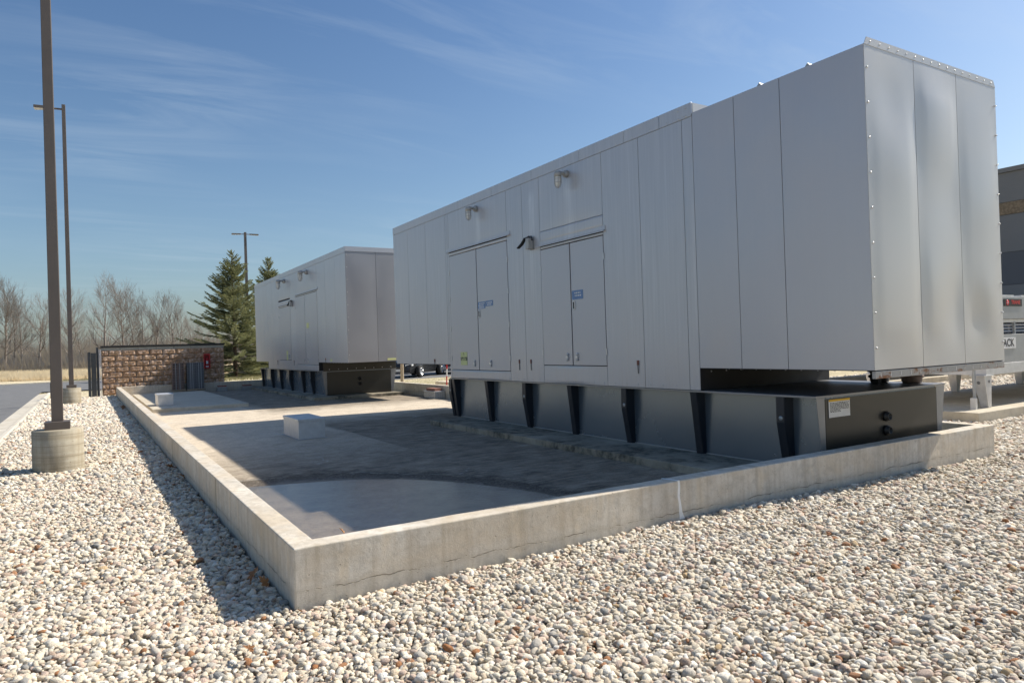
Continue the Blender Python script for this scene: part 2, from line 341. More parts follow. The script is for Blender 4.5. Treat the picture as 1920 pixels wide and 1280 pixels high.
def pebble_mat():
    mt, n, l, p = newmat('river_pebbles')
    oi = n.new('ShaderNodeObjectInfo'); tcn = n.new('ShaderNodeTexCoord')
    r = n.new('ShaderNodeValToRGB'); r.color_ramp.interpolation = 'CONSTANT'; e = r.color_ramp.elements
    cols = [(0, (.68, .61, .49)), (.14, (.76, .70, .58)), (.27, (.58, .51, .40)), (.40, (.72, .64, .50)), (.50, (.80, .75, .65)), (.60, (.60, .50, .37)), (.67, (.64, .50, .40)),
            (.74, (.46, .43, .38)), (.81, (.52, .40, .33)), (.86, (.27, .27, .26)), (.90, (.82, .79, .72)), (.945, (.36, .27, .21)), (.965, (.17, .17, .17)), (.972, (.30, .125, .045)), (.992, (.5, .36, .2))]
    while len(e) < len(cols): e.new(.5)
    for k, (q, c) in enumerate(cols): e[k].position = q; e[k].color = (*c, 1)
    l.new(oi.outputs['Random'], r.inputs[0])
    wn = n.new('ShaderNodeTexWhiteNoise'); wn.noise_dimensions = '1D'; l.new(oi.outputs['Random'], wn.inputs['W'])
    nz = tnoise(n, l, tcn.outputs['Object'], 1.6, 5, .65)
    c = mixcol(n, l, mr(n, l, nz, .3, .75, 0, .3), r.outputs[0], (.36, .30, .23))
    c = mixcol(n, l, math_(n, l, 'MULTIPLY', wn.outputs[0], .16), c, (.30, .28, .24)); hv = n.new('ShaderNodeHueSaturation'); hv.inputs['Value'].default_value = 1.22; hv.inputs['Saturation'].default_value = 1.04; l.new(c, hv.inputs['Color']); c = hv.outputs[0]
    c = mixcol(n, l, .10, c, (1, .97, .9), 'MULTIPLY')
    l.new(c, p.inputs['Base Color']); p.inputs['Roughness'].default_value = .72; p.inputs['Specular IOR Level'].default_value = .35
    l.new(bump(n, l, tnoise(n, l, tcn.outputs['Object'], 7, 4, .6), .06, .5), p.inputs['Normal']); return mt
M['pebble'] = pebble_mat()

def ground_mat():
    mt, n, l, p = newmat('dry_turf_ground')
    v = pos(n, l); a = tnoise(n, l, v, .12, 6, .6); b = tnoise(n, l, v, 2.5, 7, .75); c_ = tnoise(n, l, v, 30, 4, .8)
    c = ramp(n, l, b, [(.3, (.46, .38, .24)), (.55, (.70, .60, .40)), (.8, (.82, .72, .52))])
    c = mixcol(n, l, mr(n, l, a, .45, .65, 0, .35), c, (.22, .23, .09))
    l.new(c, p.inputs['Base Color']); p.inputs['Roughness'].default_value = 1
    l.new(bump(n, l, math_(n, l, 'ADD', b, c_), .05), p.inputs['Normal']); return mt
M['ground'] = ground_mat()
def bed_mat():
    mt, n, l, p = newmat('pebble_bed')
    v = pos(n, l); vo = n.new('ShaderNodeTexVoronoi'); vo.inputs['Scale'].default_value = 24; l.new(v, vo.inputs['Vector'])
    c = mixcol(n, l, mr(n, l, vo.outputs[0], 0, .7), (.62, .56, .46), (.14, .12, .095))
    h = n.new('ShaderNodeHueSaturation'); h.inputs['Saturation'].default_value = .9; l.new(c, h.inputs['Color'])
    l.new(h.outputs[0], p.inputs['Base Color']); p.inputs['Roughness'].default_value = .9
    l.new(bump(n, l, math_(n, l, 'MULTIPLY', vo.outputs[0], -1), .03), p.inputs['Normal']); return mt
M['bed'] = bed_mat()
def water_mat():
    mt, n, l, p = newmat('puddle_water')
    n.remove(p); o = n['Material Output']
    tr = n.new('ShaderNodeBsdfTransparent'); tr.inputs[0].default_value = (.93, .92, .90, 1)
    gl = n.new('ShaderNodeBsdfGlossy'); gl.inputs['Roughness'].default_value = .06; gl.inputs[0].default_value = (1, 1, 1, 1)
    lw = n.new('ShaderNodeLayerWeight'); lw.inputs[0].default_value = .5; fres = math_(n, l, 'ADD', .03, math_(n, l, 'MULTIPLY', .97, math_(n, l, 'POWER', lw.outputs['Facing'], 4.2)))
    v = pos(n, l, (1, 1, 1)); h = math_(n, l, 'ADD', tnoise(n, l, v, 16, 5, .6), math_(n, l, 'MULTIPLY', tnoise(n, l, pos(n, l, (1, 2.4, 1)), 30, 2), .6))
    bn = bump(n, l, h, .0035); l.new(bn, gl.inputs['Normal'])
    mx = n.new('ShaderNodeMixShader'); l.new(fres, mx.inputs[0]); l.new(tr.outputs[0], mx.inputs[1]); l.new(gl.outputs[0], mx.inputs[2]); l.new(mx.outputs[0], o.inputs[0])
    return mt
M['water'] = water_mat()
def leafy(name, a, b, trans=0.0):
    mt, n, l, p = newmat(name); v = pos(n, l); f = tnoise(n, l, v, 1.8, 4, .7)
    c = ramp(n, l, f, [(.3, a), (.7, b)]); l.new(c, p.inputs['Base Color']); p.inputs['Roughness'].default_value = .7
    if trans:
        t = n.new('ShaderNodeBsdfTranslucent'); l.new(c, t.inputs[0]); mx = n.new('ShaderNodeMixShader'); mx.inputs[0].default_value = trans
        l.new(p.outputs[0], mx.inputs[1]); l.new(t.outputs[0], mx.inputs[2]); l.new(mx.outputs[0], n['Material Output'].inputs[0])
    return mt
M['needle'] = leafy('spruce_needles', (.15, .18, .10), (.40, .40, .20), .3)
M['drygrass'] = leafy('dry_tall_grass', (.68, .56, .37), (.88, .78, .58), .45)
M['lawn'] = leafy('half_green_turf', (.24, .24, .09), (.50, .44, .24), .3)
M['leaf'] = leafy('dead_oak_leaf', (.20, .085, .03), (.36, .19, .08))
M['precast'] = simple('grey_precast_panel', (.20, .20, .205), .85, 0, .08, .4, .01, 20)
M['precast_dark'] = simple('dark_grey_precast_panel', (.115, .12, .135), .8, 0, .08, .4)
M['aggregate'] = simple('exposed_aggregate_band', (.24, .18, .12), .9, 0, .45, 9)
M['carpaint'] = simple('dark_car_paint', (.03, .032, .036), .22, .4)
M['carpaint2'] = simple('silver_car_paint', (.42, .43, .44), .25, .6)
M['tyre'] = simple('tyre_rubber', (.02, .02, .02), .8)
M['chrome'] = simple('bright_rim_metal', (.66, .66, .66), .25, .9)
M['carglass'] = simple('dark_car_glass', (.02, .025, .03), .06)
M['lens'] = simple('headlight_lens', (.6, .62, .64), .12)
M['plastic_grey'] = simple('grey_plastic', (.13, .135, .145), .6, 0, .2, 12)
M['plastic_brown'] = simple('brown_grey_plastic', (.17, .12, .10), .65, 0, .25, 12)
M['strap'] = simple('pale_strapping', (.36, .37, .38), .5)
M['wood'] = simple('weathered_wood', (.32, .26, .19), .9, 0, .25, 5)
M['trellis'] = simple('white_gate_frame', (.6, .58, .6), .5)

TX = Matrix(((0, 0, -1), (-1, 0, 0), (0, 1, 0)))      # text read looking towards +x
TY = Matrix(((1, 0, 0), (0, 0, -1), (0, 1, 0)))       # text read looking towards +y
def text(name, s, size, loc, R3, mat, parent, sx=1.0, ext=.0015, bold=0.0):
    cu = bpy.data.curves.new(name, 'FONT'); cu.body = s; cu.size = size; cu.align_x = 'CENTER'; cu.align_y = 'CENTER'; cu.extrude = ext; cu.offset = bold
    tmp = bpy.data.objects.new('tmp', cu); COL.objects.link(tmp); dg = bpy.context.evaluated_depsgraph_get(); dg.update()
    me = bpy.data.meshes.new_from_object(tmp.evaluated_get(dg)); bpy.data.objects.remove(tmp)
    me.name = name
    me.transform(Matrix.Translation(loc) @ R3.to_4x4() @ Matrix.Diagonal((sx, 1, 1, 1)))
    me.materials.clear(); return link(me, name, mat, parent)

# ------------------------------------------------------------------ setting
SZ = -.054            # basin slab level
LX, LY, T, HC = 9.06, 29.8, .17, .352
def hz(x, y):
    h = -.022
    if y < 1.5 and x > -1.5:
        e = math.exp(-max(0, -y)*.5)
        h += e*(-.020*math.exp(-(x/1.1)**2) + .030*math.exp(-((x-3.6)/1.9)**2) - .022*math.exp(-((x-9.2)/1.6)**2))
    return h + .012*noise.noise(Vector((x*.8, y*.8, 0)))
g_ = MB(); g_.add([(-900, -300, -.14), (900, -300, -.14), (900, 1500, -.14), (-900, 1500, -.14)], [(0, 1, 2, 3)]); struct('ground', g_, M['ground'])
bed = MB()
def bedrect(x0, x1, y0, y1, st=.5):
    nx = max(1, int((x1-x0)/st)); ny = max(1, int((y1-y0)/st))
    vs_ = [(x0+(x1-x0)*i/nx, y0+(y1-y0)*j/ny, hz(x0+(x1-x0)*i/nx, y0+(y1-y0)*j/ny)-.045) for j in range(ny+1) for i in range(nx+1)]
    bed.add(vs_, [(j*(nx+1)+i, j*(nx+1)+i+1, (j+1)*(nx+1)+i+1, (j+1)*(nx+1)+i) for j in range(ny) for i in range(nx)], True)
bedrect(-2.45, .05, 0, 30.1); bedrect(-2.45, 22, -12, 0); bedrect(9.0, 34, 0, 12)
struct('gravel_bed', bed, M['bed'])

# road with its kerb on the left, a cross road at the end
rd = MB(); rd.add([(-12, -14, -.075), (-3.1, -14, -.075), (-3.1, 40, -.075), (-12, 40, -.075)], [(0, 1, 2, 3)])
rd.add([(-60, 40, -.075), (1.5, 40, -.075), (1.5, 56.7, -.075), (-60, 50.5, -.075)], [(0, 1, 2, 3)]); struct('road', rd, M['asphalt'])
kb = empty('road_kerb', (-2.8, 12, -.08), 'pale concrete kerb and gutter strip between the road and the pebbles', 'kerb'); del kb['category']; del kb['label']; kb['kind'] = 'structure'
for k in range(14):
    y0 = -6 + k*3.05
    b = MB(); prof = [(-3.10, -.12), (-2.55, -.12), (-2.55, -.02), (-2.62, .012), (-2.70, .01), (-2.76, -.052), (-3.10, -.064)]
    b.prism([(x, y0, z) for x, z in prof][::-1], (0, 3.035, 0)); b.build('kerb_stone', M['kerb'], kb, .006)
b = MB(); b.prism([(-60, 50.5, -.1), (1.5, 56.7, -.1), (1.5, 57.2, -.1), (-60, 51.0, -.1)], (0, 0, .11)); struct('far_kerb', b, M['kerb'])

# basin: slab, ring wall, raised strips
b = MB(); nx, ny = 40, 120
struct('basin_slab', MB().add([(T-.01, T-.01, SZ), (LX-T+.01, T-.01, SZ), (LX-T+.01, LY-T+.01, SZ), (T-.01, LY-T+.01, SZ)], [(0, 1, 2, 3)]), M['slab'])
b = MB(); b.prism([(T-.02, .3, SZ-.02), (3.30, .3, SZ-.02), (3.44, 10.05, SZ-.02), (T-.02, 10.05, SZ-.02)], (0, 0, .02+.018)); tag(b.build('raised_strip', M['slab'], None, .006), kind='structure')
b = MB(); b.prism([(.55, 18.5, SZ-.02), (3.25, 18.5, SZ-.02), (3.25, 28.6, SZ-.02), (.55, 28.6, SZ-.02)], (0, 0, .13)); tag(b.build('far_raised_slab', M['pad'], None, .01), kind='structure')

ring = MB()
def ringseg(a, b_, c, d):
    ring.prism([a, b_, c, d], (0, 0, HC+.35))
Z0 = -.35
oc = [Vector((0, 0, 0)), Vector((LX, 0, 0)), Vector((LX, LY, 0)), Vector((0, LY, 0))]; ic = [Vector((T, T, 0)), Vector((LX-T, T, 0)), Vector((LX-T, LY-T, 0)), Vector((T, LY-T, 0))]
lo = []
for k in range(4):
    a, b_, c_, d_ = oc[k], oc[(k+1) % 4], ic[k], ic[(k+1) % 4]; n_ = int((b_-a).length/.07); nv = Vector(((b_-a).y, -(b_-a).x, 0)).normalized()
    for i in range(n_):
        t = i/n_; o_ = a.lerp(b_, t); q_ = c_.lerp(d_, t); j1 = noise.noise(o_*1.1)*.006 + noise.noise(o_*6)*.0022 + min(0, noise.noise(o_*13+Vector((5, 0, 0)))+.42)*.016; j2 = noise.noise(o_*5+Vector((9, 9, 9)))*.002; e = 0 if i == 0 else 1
        lo.append(((o_.x, o_.y, Z0), (o_+nv*j1*.5*e+Vector((0, 0, HC+j1*.45))), (q_-nv*j2*e+Vector((0, 0, HC+j2))), (q_.x, q_.y, Z0)))
n_ = len(lo); vs_ = [p for q_ in lo for p in q_]
ring.add(vs_, [(4*i+r_, 4*((i+1) % n_)+r_, 4*((i+1) % n_)+r_+1, 4*i+r_+1) for i in range(n_) for r_ in range(3)])
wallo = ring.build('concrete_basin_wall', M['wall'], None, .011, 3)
tag(wallo, 'low weathered concrete wall enclosing the generator basin, white sealed joint on its front', 'low wall')
jt = MB(); zs_ = [HC+.002, .30, .22, .14, .07, .01]; xo = [0, .004, -.006, .008, .014, .03]; wd = [.012, .013, .013, .014, .02, .032]
pts = [(3.36+xo[i]-wd[i], -.003, zs_[i]) for i in range(6)] + [(3.36+xo[i]+wd[i], -.003, zs_[i]) for i in range(5, -1, -1)]
jt.prism(pts, (0, .012, 0))
jt.prism([(3.348, -.002, HC-.004), (3.372, -.002, HC-.004), (3.352, .09, HC-.004), (3.335, T+.002, HC-.004), (3.318, T+.002, HC-.004), (3.33, .09, HC-.004)], (0, 0, .007))
jt.build('joint_sealant', M['white'], wallo)
for yj in (3.1, 7.2, 11.3, 15.4, 19.5, 23.6):   # tooled joints of the long wall
    MB().box(-.0025, .01, yj, yj+.012, -.02, HC-.012).build('wall_joint', M['ink'] if False else M['plinth'], wallo)

# puddle: a thin irregular film of water in the near corner
pd = MB(); pts = []
for k in range(64):
    t = k/64*2*math.pi; x = .6+2.62*math.cos(t); y = .9+3.52*math.sin(t)
    q = 1+.05*noise.noise(Vector((math.cos(t)*2.2, math.sin(t)*2.2, 4)))
    x = .6+(x-.6)*q; y = .9+(y-.9)*q
    pts.append((max(T+.004, x), max(T+.004, y), SZ+.018+.005))
arc = [p for p in pts if p[0] > T+.0045 and p[1] > T+.0045]
k0 = max(range(len(arc)), key=lambda k: (Vector(arc[k])-Vector(arc[k-1])).length); arc = arc[k0:]+arc[:k0]
pts = [(T+.004, T+.004, SZ+.023), (arc[0][0], T+.004, SZ+.023)] + arc + [(T+.004, arc[-1][1], SZ+.023)]
pd.add(pts, [(0, i, i+1) for i in range(1, len(pts)-1)])
tag(struct('puddle_water', pd, M['water']))

# ------------------------------------------------------------------ gravel stones
def pebble_variants():
    c = bpy.data.collections.new('pebble_shapes'); out_ = []
    for k in range(9):
        bm = bmesh.new(); bmesh.ops.create_icosphere(bm, subdivisions=2, radius=1)
        off = Vector((k*7.3, k*3.1, 1)); flat = [.5, .42, .6, .46, .55, .68, .38, .5, .6][k]; asp = [.75, .62, .85, .7, .58, .9, .68, .78, .65][k]
        for v in bm.verts:
            d = v.co.normalized(); r = 1 + .30*noise.noise(d*1.2+off) + .13*noise.noise(d*2.7+off)
            for pk in range(3):
                pn_ = Vector((math.sin(k*5+pk*2.1), math.cos(k*3+pk*1.7), math.sin(k+pk*4))).normalized(); r = min(r, .80/max(.25, d.dot(pn_)))
            s = Vector((math.copysign(abs(d.x)**.9, d.x), math.copysign(abs(d.y)**.9, d.y), math.copysign(abs(d.z)**.85, d.z)))*r
            v.co = Vector((s.x, s.y*asp, s.z*flat))
        for f in bm.faces: f.smooth = True
        me = bpy.data.meshes.new('pebble'); bm.to_mesh(me); bm.free(); me.materials.append(M['pebble'])
        o = bpy.data.objects.new('pebble', me); c.objects.link(o)
    return c
PEB = pebble_variants()
def scatter(name, pts, rots, scls, ids, coll, label=None):
    me = bpy.data.meshes.new(name); me.vertices.add(len(pts)); me.vertices.foreach_set('co', np.asarray(pts, np.float32).ravel())
    for an, tp, data, key in (('rot', 'FLOAT_VECTOR', rots, 'vector'), ('scl', 'FLOAT_VECTOR', scls, 'vector'), ('vid', 'INT', ids, 'value')):
        at = me.attributes.new(an, tp, 'POINT'); at.data.foreach_set(key, np.asarray(data, np.float32 if tp != 'INT' else np.int32).ravel())
    me.update(); o = bpy.data.objects.new(name, me); COL.objects.link(o)
    ng = bpy.data.node_groups.new(name, 'GeometryNodeTree'); ng.interface.new_socket('Geometry', in_out='INPUT', socket_type='NodeSocketGeometry'); ng.interface.new_socket('Geometry', in_out='OUTPUT', socket_type='NodeSocketGeometry')
    n = ng.nodes; l = ng.links; gi = n.new('NodeGroupInput'); go = n.new('NodeGroupOutput')
    ci = n.new('GeometryNodeCollectionInfo'); ci.inputs[0].default_value = coll; ci.inputs[1].default_value = True; ci.inputs[2].default_value = True
    ip = n.new('GeometryNodeInstanceOnPoints'); ip.inputs['Pick Instance'].default_value = True
    def attr(nm, tp):
        a = n.new('GeometryNodeInputNamedAttribute'); a.data_type = tp; a.inputs[0].default_value = nm; return a.outputs[0]
    er = n.new('FunctionNodeEulerToRotation'); l.new(attr('rot', 'FLOAT_VECTOR'), er.inputs[0])
    l.new(gi.outputs[0], ip.inputs['Points']); l.new(ci.outputs[0], ip.inputs['Instance']); l.new(attr('vid', 'INT'), ip.inputs['Instance Index'])
    l.new(er.outputs[0], ip.inputs['Rotation']); l.new(attr('scl', 'FLOAT_VECTOR'), ip.inputs['Scale']); l.new(ip.outputs[0], go.inputs[0])
    md = o.modifiers.new('scatter', 'NODES'); md.node_group = ng
    return tag(o, label, kind='stuff')
def inview(x, y, mg=.18, near=1.2):
    d = np.stack([x-CAM.x, y-CAM.y], 1); f = d[:, 0]*fw.x+d[:, 1]*fw.y; r = d[:, 0]*rt.x+d[:, 1]*rt.y
    return (f > near) & (np.abs(r) < f*(.735+mg)+.8)
def hexpts(x0, x1, y0, y1, p):
    nx = int((x1-x0)/p)+1; ny = int((y1-y0)/(p*.866))+1
    i, j = np.meshgrid(np.arange(nx), np.arange(ny)); x = x0+(i+.5*(j % 2))*p; y = y0+j*p*.866
    x = x.ravel()+rng.uniform(-.38, .38, x.size)*p; y = y.ravel()+rng.uniform(-.38, .38, y.size)*p; return x, y
HZ = np.vectorize(hz)
def gravel():
    P_, R_, S_, I_ = [], [], [], []
    def emit(x, y, size, zoff, zj):
        n_ = len(x); s = size*np.exp(rng.normal(0, .32, n_)); s = np.clip(s, size*.5, size*2.1)
        z = HZ(x, y) + zoff + rng.uniform(-zj, zj, n_) - .012
        P_.append(np.stack([x, y, z], 1)); R_.append(np.stack([rng.normal(0, .34, n_), rng.normal(0, .34, n_), rng.uniform(0, 6.283, n_)], 1))
        S_.append(np.stack([s, s*rng.uniform(.85, 1.1, n_), s*rng.uniform(.85, 1.15, n_)], 1)); I_.append(rng.integers(0, 9, n_))
    areas = [(-2.55, -.012, -4.2, LY+.4), (-.012, 20, -4.6, -.014), (LX+.014, 30, -.014, 12)]
    for (x0, x1, y0, y1) in areas:
        for (da, db, pitch, size) in ((0, 6, .0325, .0205), (6, 11, .036, .0225), (11, 20, .048, .029), (20, 60, .075, .044)):
            x, y = hexpts(x0, x1, y0, y1, pitch); d = np.hypot(x-CAM.x, y-CAM.y); k = (d >= da) & (d < db) & inview(x, y)
            # keep clear of the equipment pads
            k &= ~((x > 12.15) & (y > 1.6) & (y < 4.45)) & ~((x > 12.15) & (y > 7.3) & (y < 10.2))
            for (lx, ly, lr) in ((-1.465, 7.75, .325), (-1.55, 25.9, .30)):
                k &= np.hypot(x-lx, y-ly) > lr
            x = x[k]; y = y[k]
            if len(x) == 0: continue
            emit(x, y, size, 0, .008)
            if db <= 6:
                q = rng.random(len(x)) < .8; emit(x[q]+rng.uniform(-.5, .5, q.sum())*pitch, y[q]+rng.uniform(-.5, .5, q.sum())*pitch, size*.55, size*.35, .006)
            if db <= 20:
                q = rng.random(len(x)) < (.62 if db <= 6 else .45); emit(x[q]+rng.uniform(-.3, .3, q.sum())*pitch, y[q]+rng.uniform(-.3, .3, q.sum())*pitch, size*.95, size*.75, .006)
    P = np.concatenate(P_); print('pebbles', len(P))
    k = ~((P[:, 0] > -.02) & (P[:, 0] < LX+.02) & (P[:, 1] > -.02) & (P[:, 1] < LY+.02))
    return scatter('gravel', P[k], np.concatenate(R_)[k], np.concatenate(S_)[k], np.concatenate(I_)[k], PEB, 'rounded cream and grey river pebbles round the concrete basin')
gravel()

# ------------------------------------------------------------------ generator enclosures
def panel(name, axis, c, a0, a1, z0, z1, mat, parent, amp=.003, seed=0, nrm=-1, dep=.03, nx=8, nz=16, gap=.004, bulge=0.0, dents=()):
    """sheet panel facing -axis; soft oil-canning is modelled in the mesh"""
    a0 += gap; a1 -= gap; z0 += gap; z1 -= gap
    b = MB(); vs_ = []
    for j in range(nz+1):
        for i in range(nx+1):
            u = i/nx; w_ = j/nz; a = a0+(a1-a0)*u; z = z0+(z1-z0)*w_
            e = min(1, 6*min(u, 1-u))*min(1, 8*min(w_, 1-w_))
            d = e*(amp*noise.noise(Vector((a*1.1+seed*9.7, z*.75, seed*3.3))) + bulge*math.sin(math.pi*u))
            for (da, dz_, dr, dd) in dents: d += e*dd*math.exp(-((a-da)**2+(z-dz_)**2*.5)/dr**2)
            q = c + nrm*d
            vs_.append((q, a, z) if axis == 'x' else (a, q, z))
    W_ = nx+1
    fs = [(j*W_+i, j*W_+i+1, (j+1)*W_+i+1, (j+1)*W_+i) for j in range(nz) for i in range(nx)]
    flip = (axis == 'x') == (nrm < 0)
    if flip: fs = [f[::-1] for f in fs]
    b.add(vs_, fs, True)
    e = c - nrm*dep
    def P3(a, z, q): return (q, a, z) if axis == 'x' else (a, q, z)
    cf = [P3(a0, z0, c), P3(a1, z0, c), P3(a1, z1, c), P3(a0, z1, c)]; cb = [P3(a0, z0, e), P3(a1, z0, e), P3(a1, z1, e), P3(a0, z1, e)]
    b.add(cf+cb, [(i, (i+1) % 4, 4+(i+1) % 4, 4+i) if not flip else (4+i, 4+(i+1) % 4, (i+1) % 4, i) for i in range(4)])
    return b.build(name, mat, parent)

GX, GW = 5.88, 2.79
def wall_lamp(parent, y, z, s=1.0):
    lm = MB(); x = GX
    lm.revolve((x-.001, y, z), [(0, .0), (.062*s, .0), (.062*s, .05*s), (.045*s, .065*s), (0, .065*s)], 14, (-1, 0, 0))
    lm.tube((x-.05*s, y, z), (x-.18*s, y+.0, z+.012), .026*s, .03*s, 10)
    lm.revolve((x-.19*s, y, z-.03*s), [(0, .055*s), (.05*s, .05*s), (.064*s, .02*s), (.064*s, -.03*s), (0, -.03*s)], 14)
    o = lm.build('wall_lamp', M['lamp_grey'], parent)
    gl = MB(); gl.revolve((x-.19*s, y, z-.06*s), [(.045*s, 0), (.047*s, -.10*s), (.036*s, -.15*s), (.015*s, -.17*s), (0, -.172*s)], 14); gl.build('glass_jar', M['glass'], o)
    cg = MB(); cx, cz = x-.19*s, z-.06*s
    for k in range(6):
        t = k*math.pi/3; pp = [(r*s*math.cos(t)+cx, y+r*s*math.sin(t), cz+h*s) for r, h in ((.062, .0), (.062, -.12), (.045, -.17), (.0, -.195))]
        for q0, q1 in zip(pp, pp[1:]): cg.tube(q0, q1, .004*s, n=5)
    for h in (-.04, -.1):
        pp = [(cx+.062*s*math.cos(t*math.pi/6), y+.062*s*math.sin(t*math.pi/6), cz+h*s) for t in range(13)]
        for q0, q1 in zip(pp, pp[1:]): cg.tube(q0, q1, .0035*s, n=4)
    cg.build('wire_cage', M['lamp_grey'], o)
def floodlight(parent, y, z):
    x = GX
    o = MB().box(x-.13, x-.015, y-.05, y+.05, z-.11, z+.09).build('floodlight', M['lamp_grey'], parent, .012)
    MB().box(x-.015, x+.001, y-.07, y+.07, z-.12, z+.12).build('back_plate', M['lamp_grey'], o)
    b = MB(); b.tube((x-.07, y, z+.09), (x-.07, y+.02, z+.13), .02, n=8); b.tube((x-.07, y+.02, z+.12), (x-.08, y+.15, z+.10), .016, n=8); b.tube((x-.05, y-.06, z+.05), (x-.05, y-.02, z+.13), .014, n=8)
    b.build('conduit_arm', M['black'], o)
    b = MB(); b.prism([(x-.12, y+.10, z+.10), (x-.06, y+.10, z+.10), (x-.07, y+.20, z+.0), (x-.09, y+.31, z-.06), (x-.15, y+.31, z-.06), (x-.13, y+.20, z+.01)], (0, .012, .014)); b.build('visor', M['black'], o)

def door(parent, y0, y1, z0, z1, hinge_side, hinges, hy, seed, cap=True):
    d = panel('door', 'x', GX-.004, y0, y1, z0, z1, M['enc_smooth'], parent, .002, seed, gap=.009, bulge=0)
    for hzz in hinges:
        yy = y1+.002 if hinge_side > 0 else y0-.002
        MB().box(GX-.016, GX-.001, yy-.013, yy+.011, hzz-.05, hzz+.05).build('hinge', M['bolt'], d, .003)
    if hy is not None:
        h = MB(); h.revolve((GX-.005, hy, z0+.19), [(0, 0), (.022, 0), (.022, .02), (0, .02)], 10, (-1, 0, 0)); h.revolve((GX-.005, hy, z0+.10), [(0, 0), (.022, 0), (.022, .02), (0, .02)], 10, (-1, 0, 0)); h.box(GX-.035, GX-.005, hy-.03, hy+.03, z0+.128, z0+.162)
        h.build('latch', M['bolt'], d)
    return d
def sticker(name, parent, y, z, wy, wz, mat, x=None):
    x = GX-.0045 if x is None else x
    return MB().box(x-.004, x, y-wy/2, y+wy/2, z-wz/2, z+wz/2).build(name, mat, parent)
def lockhandle(parent, y, z):
    o = MB(); R_ = []
    for k in range(8):
        t = math.pi/8+k*math.pi/4; R_.append((y+.045*math.cos(t), z+.085*math.sin(t)))
    o.prism([(GX-.018, a, b_) for a, b_ in R_], (.013, 0, 0)); h = o.build('door_handle', M['paper'], parent, .003)
    MB().box(GX-.024, GX-.017, y-.016, y+.012, z-.055, z+.055).build('lever', M['ink'], h)
def keeper(parent, y, z):   # small latch with a rust run
    k = MB().box(GX-.02, GX, y-.016, y+.016, z-.035, z+.035).build('panel_latch', M['brickred'], parent, .004)
    MB().tube((GX-.012, y, z-.035), (GX-.012, y-.004, z-.16), .006, n=5).build('latch_pin', M['enc_dark'], k)
def boltrow(mb, p0, p1, n, nrm, r=.011, h=.008, ragged=True):
    p0 = Vector(p0); p1 = Vector(p1)
    for i in range(n):
        t = (i+.5)/n; mb.dome(p0.lerp(p1, t), nrm, r, h)

def tank(parent, y0, y1, ztop, gus, gx0=None):
    z0 = .05; xi = GX+.17; xo = GX+GW-.25
    tk = MB().box(xi, xo, y0+.012, y1-.012, z0, ztop-.03).build('fuel_tank', M['tank'], parent)
    MB().box(GX-.002+.012, GX+GW-.03, y0, y1+.05, ztop-.028, ztop-.002).build('top_plate', M['flange'], tk, .003)
    MB().box(xi+.01, xo-.01, y0-.002, y0+.008, z0+.004, ztop-.045).build('end_plate', M['tank_end'], tk)
    for side in (0, 1):
        for k, (yy, kind) in enumerate(gus):
            xt = GX+.02 if side == 0 else GX+GW-.045; xb = (GX+.115) if side == 0 else GX+GW-.185; xin = xi if side == 0 else xo
            zt = ztop-.03; b = MB(); last = abs(yy-y0) < .05
            # web plate
            if kind == 1: web = [(xin, yy, z0), (xb, yy, z0), (xt, yy, zt-.30), (xt, yy, zt), (xin, yy, zt)]
            else: web = [(xin, yy, z0), (xb, yy, z0), (xt, yy, zt), (xin, yy, zt)]
            if side: web = web[::-1]
            b.prism(web[::-1], (0, .008, 0))
            if not last:
                edge = [(xb, z0), (xt, zt-.30), (xt, zt)] if kind == 1 else [(xb, z0), (xt, zt)]
                sgn = -1 if side == 0 else 1
                for (xa, za), (xc, zc_) in zip(edge, edge[1:]):
                    q = [(xa, yy+.008, za), (xc, yy+.008, zc_), (xc, yy+.12, zc_), (xa, yy+.12, za)]
                    b.prism(q if side == 0 else q[::-1], (sgn*.008, 0, 0))
            else:
                pass
            g = b.build('gusset', M['gusset'] if not last else M['flange'], tk)
            if kind == 1 and side == 0 and not last:
                MB().dome((xt-.009, yy+.06, zt-.25), (-1, 0, 0), .028, .006, 10).build('lifting_hole_plug', M['galv_dull'], tk)
    MB().box(xi-.014, xi, y0+.03, y1-.03, z0, z0+.012).build('weld_strip', M['galv_dull'], tk)
    pr_ = MB()
    for zz in (ztop-.33, ztop-.50):
        pr_.revolve((GX+1.36, y0-.002, zz), [(0, 0), (.062, 0), (.062, .025), (.048, .028), (.048, .06), (.034, .06), (.03, .025), (0, .025)], 16, (0, -1, 0))
    pr_.build('fill_port', M['black'], tk)
    return tk

def warning_sign(parent, x, y, z, w_, h_):
    s = MB().box(x, x+w_, y-.004, y, z, z+h_).build('warning_sign', M['paper'], parent)
    MB().box(x, x+w_, y-.006, y-.004, z+h_*.885, z+h_).build('amber_band', M['gold'], s)
    t = MB(); R_ = random.Random(4)
    for k in range(8):
        zz = z+h_*(.80-.07*k); xx = x+w_*.06
        while xx < x+w_*(.93 if k < 6 else .5):
            q = R_.uniform(.012, .04); t.box(xx, min(xx+q, x+w_*.95), y-.0055, y-.0038, zz-.004, zz+.004); xx += q+.010
    tag(t.build('small_print', M['ink'], s), kind='stuff')

